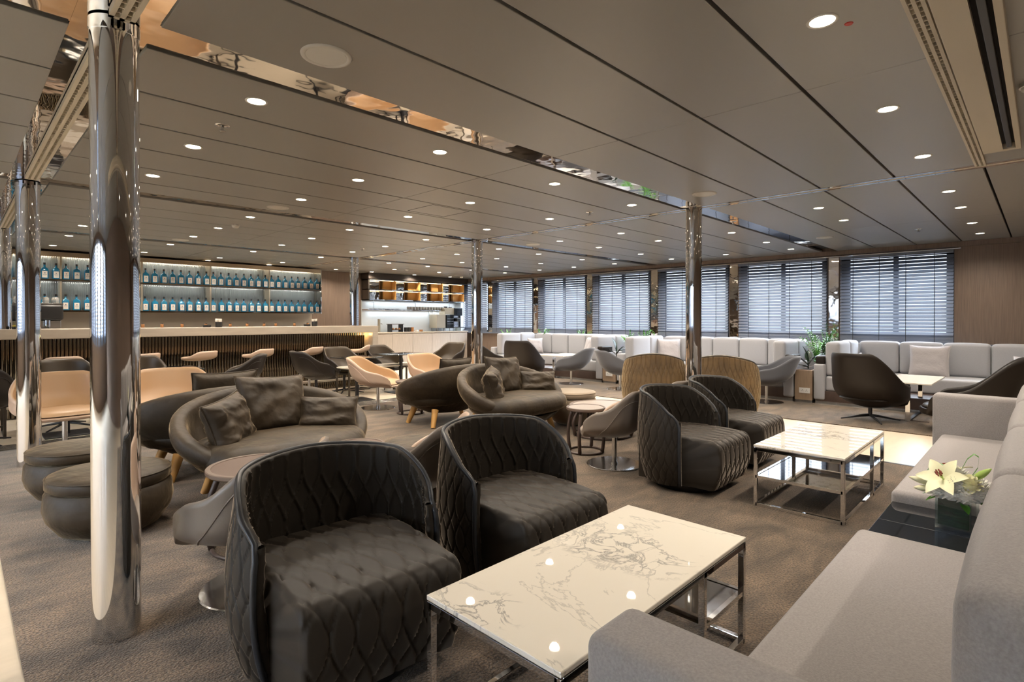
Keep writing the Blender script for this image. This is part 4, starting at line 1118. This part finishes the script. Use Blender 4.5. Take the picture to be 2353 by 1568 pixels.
rd = MB(); x = SX0+.02
while x < 5.95:
    rd.cyl(x, BY+.27, 1.43, 2.36, .010, 8); x += .030
o = rd.build('glass_rods', RODGLASS, t, smooth=True, auto=.9); o['kind'] = 'stuff'
for k in range(6):
    MB().box(secs[k][0]+.03, secs[k][1]-.03, BY+.20, BY+.22, 2.368, 2.375).build('led_strip', LEDW, t)
for k in range(7):
    ll = bpy.data.lights.new('shelf_fill', 'AREA'); ll.shape = 'RECTANGLE'; ll.size = 1.0; ll.size_y = .03; ll.energy = 3; ll.color = (1,.95,.86)  # fill lamps added to brighten the rods and back panel
    for zz in (2.364, 1.925):
        lo = bpy.data.objects.new('shelf_fill', ll); C.objects.link(lo); lo.parent = t; lo.location = ((secs[k][0]+secs[k][1])/2, BY+.21, zz)
# bottles
t = thing('bottle', '', 'bottle', (0,0,0), 0, 'blue bottles on the wall shelves'); t.scale = (1.15, 1.15, 1.12)
def rr_prof(w, d, r, n=4):
    pts = []
    for cx_, cy_, a0 in ((w-r, d-r, 0), (-w+r, d-r, pi/2), (-w+r, -d+r, pi), (w-r, -d+r, 3*pi/2)):
        for k in range(n+1): a = a0+k/n*pi/2; pts.append((cx_+r*cos(a), cy_+r*sin(a)))
    return pts
levels = [(.042,.030,.008,0),(.044,.032,.010,.006),(.044,.032,.010,.135),(.040,.028,.014,.155),(.018,.018,.016,.178),(.013,.013,.0125,.185),(.013,.013,.0125,.215)]
P = [[(x, y, z) for x, y in rr_prof(w_, d_, r_)] for w_, d_, r_, z in levels]
g = MB(); g.grid(P, closev=True); n = len(P[0]); g.f.append(tuple(range(n))[::-1]); g.f.append(tuple(range(len(g.v)-n, len(g.v)))); g.build('glass_body', BLUEGLASS, t, smooth=True, auto=.7)
MB().cyl(0, 0, .213, .245, .015, 14).build('cap', BLACKP, t, smooth=True, auto=.6)
LABELM = PAPER
lb = MB().box(-.030, .030, -.0335, -.0325, .018, .118).build('label', LABELM, t)
em = MB(); em.cyl(0, 0, 0, .0006, .010, 16); em.v = [(x, -.034-z, .088+y) for x, y, z in em.v]; em.build('emblem', mat('grey_print', (.30,.30,.32), .6), lb)
em2 = MB(); em2.box(-.022, .022, -.0341, -.0338, .062, .069); em2.box(-.016, .016, -.0341, -.0338, .045, .048); em2.build('printed_line', MATS['grey_print'], lb)
first = True
for lev, z in (('upper', 1.958), ('lower', 1.428)):
    for k in range(5):
        a, b_ = secs[k]
        for q in range(8):
            x = a+.075+(b_-a-.13)*q/7.0; lab = 'blue gin bottle with a white label on the %s wall shelf, %s section, %s from its left' % (lev, ('rightmost','second from right','middle','fourth from right','left')[k], ('first','second','third','fourth','fifth','sixth','seventh','eighth')[q])
            lab = 'blue bottle, %s shelf, %s bay, %s from the left' % (lev, ('rightmost','second from right','middle','fourth from right','leftmost')[k], ('first','second','third','fourth','fifth','sixth','seventh','eighth')[q])
            loc = (x+random.uniform(-.006,.006), BY+.10, z)
            if first: t.location = loc; t['label'] = lab; first = False
            else: dup(t, loc, random.uniform(-.12, .12), lab)
# wall panels behind the bar, ceiling edge
struct('wall_panel_bar', MB().box(XL+.1, 5.93, 12.40, 12.58, .0, 1.395), mat('cream_gloss_panel', (.60,.54,.45), .15))
struct('wall_panel_bar_upper', MB().box(XL+.1, 5.97, 12.40, 12.58, 1.395, CEIL), mat('cream_panel', (.55,.48,.38), .4))
t = thing('back_counter', 'long pale work counter behind the bar', 'counter')
MB().box(-3.2, 5.9, 11.75, 12.39, .05, .93).build('body', OAK, t); MB().box(-3.25, 5.92, 11.72, 12.39, .93, .97).build('worktop', STONE, t, bevel=.004)
# items on the bar
def napkin(x, y, lab):
    t = thing('napkin_holder', lab, 'napkin holder', (x, y, 1.146))
    MB().lathe([(0,0),(.048,0),(.052,.01),(.052,.085),(.047,.085),(.045,.012),(0,.012)], 28).build('cup', BLACKP, t, smooth=True, auto=.6)
    b = MB(); random.seed(int(x*10))
    for k in range(7):
        a = k*.45+.2; b.add([(-.04*cos(a), -.04*sin(a), .02), (.04*cos(a), .04*sin(a), .02), (.055*cos(a), .05*sin(a), .11+.03*random.random()), (-.045*cos(a), -.05*sin(a), .10+.035*random.random())], [(0,1,2,3)])
    b.build('napkins', PAPER, t)
napkin(.72, 9.55, 'black cup of white napkins on the left of the bar, beside the coffee machine')
napkin(3.0, 9.55, 'black cup of white napkins at the middle of the bar top')
napkin(4.62, 9.55, 'black cup of white napkins near the right end of the bar top')
def dish(x, y, lab, r=.06, h=.035, m=BLACKP):
    o = MB().lathe([(0,0),(r*.9,0),(r,h*.3),(r,h),(r*.93,h),(r*.9,h*.4),(0,h*.3)], 28).build('low_dish', m, smooth=True, auto=.7); o.location = (x, y, 1.146); tag(o, lab, 'dish')
dish(.58, 9.45, 'low round black dish left of the napkin cup beside the column'); dish(2.84, 9.6, 'low round black dish left of the middle napkin cup'); dish(4.50, 9.6, 'low round black dish left of the right napkin cup')
random.seed(4)
t = thing('jar', '', 'jar', (0,0,0), 0, 'small jars on the bar shelf'); 
MB().lathe([(0,0),(.022,0),(.022,.045),(.018,.052),(0,.052)], 14).build('pot', PASTRY, t, smooth=True); MB().cyl(0,0,.052,.062,.019,14).build('lid', BLACKP, t)
for i in range(12):
    x = 1.45+i*.29+random.uniform(-.08,.08)
    l = 'small brown garnish jar standing on the back of the bar top, %s from the left' % ('first','second','third','fourth','fifth','sixth','seventh','eighth','ninth','tenth','eleventh','twelfth')[i]
    if i == 0: t.location = (x, 9.80, 1.146); t['label'] = l
    else: dup(t, (x, 9.80, 1.146), 0, l)
# espresso machine on bar, left
t = thing('espresso_machine', 'black and steel espresso machine between the left columns, glasses on top', 'coffee machine', (.72, 10.25, .93))
b = MB(); b.soft(0, .1, .44, .80, .36, .22, .03, n=4); b.build('body', BLACKP, t, smooth=True, auto=.8)
MB().box(-.38, .38, -.02, .26, .0, .33).build('lower_body', BRUSH, t, bevel=.01)
MB().box(-.40, .40, -.06, .27, .55, .575).build('cup_tray', BRUSH, t, bevel=.004)
MB().box(-.10, .12, -.085, -.078, .39, .50).build('screen', mat('grey_screen', (.16,.17,.18), .2), t)
for s in (-.22, 0, .22):
    MB().cyl(s, -.08, .24, .33, .035, 18).build('group_head', CHROME, t, smooth=True, auto=.5)
    MB().tube([(s, -.08, .25), (s, -.2, .23), (s, -.26, .22)], .013, 8).build('handle', BLACKP, t, smooth=True)
MB().box(-.40, .40, -.20, .26, .0, .05).build('drip_tray', BRUSH, t, bevel=.004)
tg = thing('glass_cup', '', 'glass', (0,0,0), 0, 'upturned glasses on the espresso machine')
CLEARC = mat('bright_clear_glass', (.92,.92,.88), .05, trans=.75)
MB().lathe([(.030,0),(.034,.03),(.030,.075),(.012,.09),(0,.092)], 18).build('bowl', CLEARC, tg, smooth=True)
k = 0
for i in range(7):
    for j in range(2):
        loc = (.72-.34+i*.11+random.uniform(-.01,.01), 10.25+.0+j*.13, .93+.576)
        l = 'upturned clear glass on the espresso machine, %s row, %s from the left' % (('front','back')[j], ('first','second','third','fourth','fifth','sixth','seventh')[i])
        if k == 0: tg.location = loc; tg['label'] = l
        else: dup(tg, loc, 0, l)
        k += 1
o = MB().box(-.07, .07, -.03, .03, 0, .045).build('yellow_packet', YELLOW, bevel=.004); o.location = (.62, 9.75, 1.146+.06); tag(o, 'bright yellow packet in front of the espresso machine', 'packet'); o.location.z = 1.146
t = thing('coffee_grinder', 'dark coffee grinder left of the espresso machine', 'grinder', (.18, 10.2, .93))
MB().box(-.09, .09, -.12, .12, 0, .30).build('body', BLACKP, t, bevel=.012); MB().lathe([(.05,.30),(.085,.42),(.085,.46),(0,.47)], 20).build('hopper', DARKMETAL, t, smooth=True)
t = thing('service_counter', 'pale service counter under the espresso machine behind the bar', 'counter')
MB().box(-.6, 1.3, 9.98, 10.6, 0, .93).build('body', OAK, t)

# ------------------------------------------------------------------ coffee station in the far right corner
NX0, NX1 = 7.33, 10.52
t = thing('coffee_counter', 'pale oak base cabinets with a light top in the far corner', 'cabinet')
MB().box(6.6, 10.45, 12.02, 12.58, .05, .90).build('carcass', OAK, t); MB().box(6.58, 10.47, 11.99, 12.58, .90, .93).build('worktop', STONE, t, bevel=.003)
for k in range(6):
    a = 6.62+k*.637; MB().box(a+.003, a+.634, 12.0, 12.02, .06, .885).build('door', OAK, t, bevel=.002)
MB().box(6.65, 10.4, 12.05, 12.5, 0, .05).build('kick_plate', DARKWOOD, t)
struct('wall_panel_niche', MB().box(NX0, 10.5, 12.54, 12.585, .93, 1.76), WHITEGLOSS)
struct('wall_panel_side', MB().box(10.50, 10.69, 12.36, 12.585, .93, 1.80), WHITEGLOSS)
struct('wall_header', MB().box(NX0, 10.66, 12.20, 12.595, 2.30, CEIL-.002), HEADER)
t = thing('lit_wall_shelf', 'warmly lit wall shelf unit with caramel niches above the coffee counter', 'shelf unit')
MB().box(NX0, 10.5, 12.52, 12.56, 1.76, 2.30).build('back_panel', MIRROR, t)
for z in (1.755, 2.02, 2.27): MB().box(NX0, 10.5, 12.22, 12.54, z, z+.022).build('shelf', CHROME, t)
MB().box(NX0, NX0+.04, 12.22, 12.54, 1.755, 2.30).build('side_panel', BRONZE, t)
for r_, z in enumerate((1.777, 2.042)):
    for k in range(4):
        a = NX0+.06+k*.785
        MB().box(a+.50, a+.78, 12.42, 12.50, z, z+.225).build('niche_back', CARAMEL, t)
        MB().box(a+.755, a+.775, 12.23, 12.42, z, z+.225).build('niche_side', CARAMEL, t)
        MB().box(a, a+.74, 12.30, 12.308, z+.222, z+.227).build('led_strip', LEDW, t)
for zz in (1.745, 1.490):
    ll = bpy.data.lights.new('backsplash_fill', 'AREA'); ll.shape = 'RECTANGLE'; ll.size = 2.9; ll.size_y = .03; ll.energy = 7; ll.color = (.92,.97,1)  # area lamps added under both shelves to lift the dark backsplash
    lo = bpy.data.objects.new('backsplash_fill', ll); C.objects.link(lo); lo.parent = t; lo.location = (8.9, 12.44, zz)
# hanging shelf with cups
t = thing('cup_shelf', 'thin chrome shelf carrying mugs above the coffee machines', 'shelf')
MB().box(NX0, 10.25, 12.24, 12.53, 1.50, 1.525).build('board', MIRROR, t, bevel=.002)
for x in (7.6, 8.9, 10.1): MB().box(x-.006, x+.006, 12.40, 12.412, 1.525, 1.755).build('bracket', CHROME, t)
tm = thing('mug', '', 'mug', (0,0,0), 0, 'mugs on the chrome shelf')
MB().lathe([(0,0),(.034,0),(.038,.008),(.038,.085),(.034,.085),(.033,.01),(0,.01)], 18).build('cup', mat('grey_ceramic', (.42,.40,.37), .35), tm, smooth=True, auto=.7)
MB().tube([(.036,0,.02),(.056,0,.03),(.058,0,.055),(.036,0,.068)], .005, 6).build('handle', MATS['grey_ceramic'], tm, smooth=True)
ordn = ('first','second','third','fourth','fifth','sixth','seventh','eighth','ninth','tenth','eleventh','twelfth','thirteenth','fourteenth')
for i in range(13):
    loc = (8.62+i*.098, 12.34, 1.526); l = 'grey mug on the thin chrome shelf, %s from the left' % ordn[i]
    if i == 0: tm.location = loc; tm['label'] = l
    else: dup(tm, loc, 0, l)
DKMUG = mat('dark_ceramic', (.035,.025,.03), .3)
for i, (x, l) in enumerate(((9.93,'dark stack of mugs right of the grey mugs'), (10.10,'shorter dark stack of mugs at the end of the shelf'))):
    tt = thing('mug_stack', l, 'mugs', (x, 12.36, 1.526)); 
    MB().lathe([(0,0),(.05,0),(.055,.05),(.05,.055),(.055,.06),(.055,.11-.02*i),(0,.11-.02*i)], 18).build('stacked_mugs', DKMUG, tt, smooth=True, auto=.6)
ts_ = thing('saucer', '', 'saucer', (0,0,0), 0, 'saucers on the chrome shelf')
MB().lathe([(0,0),(.03,0),(.06,.014),(.06,.018),(0,.006)], 20).build('plate', MATS['grey_ceramic'], ts_, smooth=True)
for i in range(7):
    loc = (7.50+i*.13, 12.36, 1.526); l = 'pale saucer on the left half of the chrome shelf, %s from the left' % ordn[i]
    if i == 0: ts_.location = loc; ts_['label'] = l
    else: dup(ts_, loc, 0, l)
# machines
t = thing('milk_cooler', 'champagne metal box-shaped cooler on thin legs on the coffee counter', 'appliance', (9.58, 12.28, .931))
MB().box(-.155, .155, -.16, .18, .09, .47).build('body', STEELBOX, t, bevel=.004)
for sx in (-1, 1):
    for sy in (-1, 1): MB().cyl(sx*.12, .01+sy*.12, 0, .09, .012, 10).build('leg', CHROME, t)
t = thing('coffee_machine', 'dark glass-fronted coffee machine right of the champagne box', 'coffee machine', (9.90, 12.25, .931))
MB().box(-.13, .13, -.14, .20, .08, .46).build('body', BLACKGLASS, t, bevel=.006)
for z in (.20, .27, .34): MB().box(-.115, .115, -.146, -.14, z, z+.014).build('front_strip', BRUSH, t)
for sx in (-1, 1): MB().cyl(sx*.09, 0, 0, .08, .012, 10).build('leg', CHROME, t)
MB().box(-.17, .17, -.10, .16, .47, .66).build('bean_hopper', STEELBOX, t, bevel=.004)
t = thing('drinks_dispenser', 'black and chrome drinks dispenser at the right end of the coffee counter', 'dispenser', (10.21, 12.24, .931))
MB().box(-.15, .15, -.12, .10, .44, .66).build('top_box', BLACKGLASS, t, bevel=.005)
MB().box(-.17, .20, -.16, .12, .09, .115).build('drip_tray', BLACKP, t, bevel=.003)
MB().box(-.10, .10, .0, .08, .11, .44).build('body', CHROME, t); MB().box(.12, .15, -.04, .02, .11, .45).build('arm', BLACKP, t)
MB().box(-.06, .07, -.13, -.02, .27, .37).build('nozzle', BLACKP, t, bevel=.01)
for sx in (-1, 0, 1): MB().cyl(sx*.13, -.05, 0, .09, .010, 10).build('leg', CHROME, t)
tcu = bpy.data.curves.new('letters', 'FONT'); tcu.body = 'GA'; tcu.size = .17; tcu.extrude = .006; tcu.align_x = 'CENTER'
o = bpy.data.objects.new('wall_letters', tcu); C.objects.link(o); o.location = (9.56, 12.50, 1.405); o.rotation_euler = (rad(90), 0, 0); tcu.materials.append(WHITEPLASTIC)
me_ = bpy.data.meshes.new_from_object(o); oo = bpy.data.objects.new('wall_letters', me_); C.objects.link(oo); oo.matrix_world = o.matrix_world; oo.location = o.location; oo.rotation_euler = o.rotation_euler; bpy.data.objects.remove(o); oo.name = 'wall_letters'; o = oo
tag(o, 'pale letters GA standing above the champagne box against the backsplash', 'letters')
t = thing('tap_canister', 'tall brass-coloured canister with a tap on the coffee counter', 'canister', (7.72, 12.35, .931))
MB().cyl(0, 0, 0, .34, .035, 20).build('tube', STEELBOX, t, smooth=True, auto=.6); MB().tube([(.03,0,.22),(.08,0,.22),(.09,0,.20)], .01, 8).build('tap', CHROME, t)
t = thing('pastry_stand', 'small dark stand with pastries on the coffee counter', 'stand', (8.15, 12.25, .931))
MB().box(-.20, .20, -.12, .12, .20, .215).build('top_board', DARKWOOD, t)
for sx in (-1, 1): MB().box(sx*.17-.008, sx*.17+.008, -.1, .1, 0, .20).build('leg', DARKMETAL, t)
MB().box(-.16, .16, -.09, .09, .05, .06).build('shelf', DARKMETAL, t)
for i, (x, l) in enumerate(((8.06,'brown pastry on the left of the small stand'), (8.16,'brown pastry on the middle of the small stand'), (8.25,'brown pastry on the right of the small stand'))):
    o = MB().lathe([(0,0),(.035,.004),(.04,.02),(.02,.045),(0,.05)], 16).build('pastry', PASTRY, smooth=True); o.location = (x, 12.22, .992); tag(o, l, 'pastry')
for i, (x, m, l) in enumerate(((8.48,BLACKP,'black jar right of the pastry stand'), (8.58,BLACKP,'second black jar right of the pastry stand'), (8.68,PASTRY,'brown jar right of the black jars'), (8.82,MATS['white_paper'],'low pale bowl right of the brown jar'), (8.98,PASTRY,'low brown bowl at the middle of the coffee counter'))):
    o = MB().lathe([(0,0),(.045,0),(.05,.01),(.05,.12 if i < 3 else .05),(.045,.12 if i < 3 else .05),(.044,.02),(0,.02)], 20).build('counter_jar', m, smooth=True, auto=.7); o.location = (x, 12.25, .931); tag(o, l, 'jar')
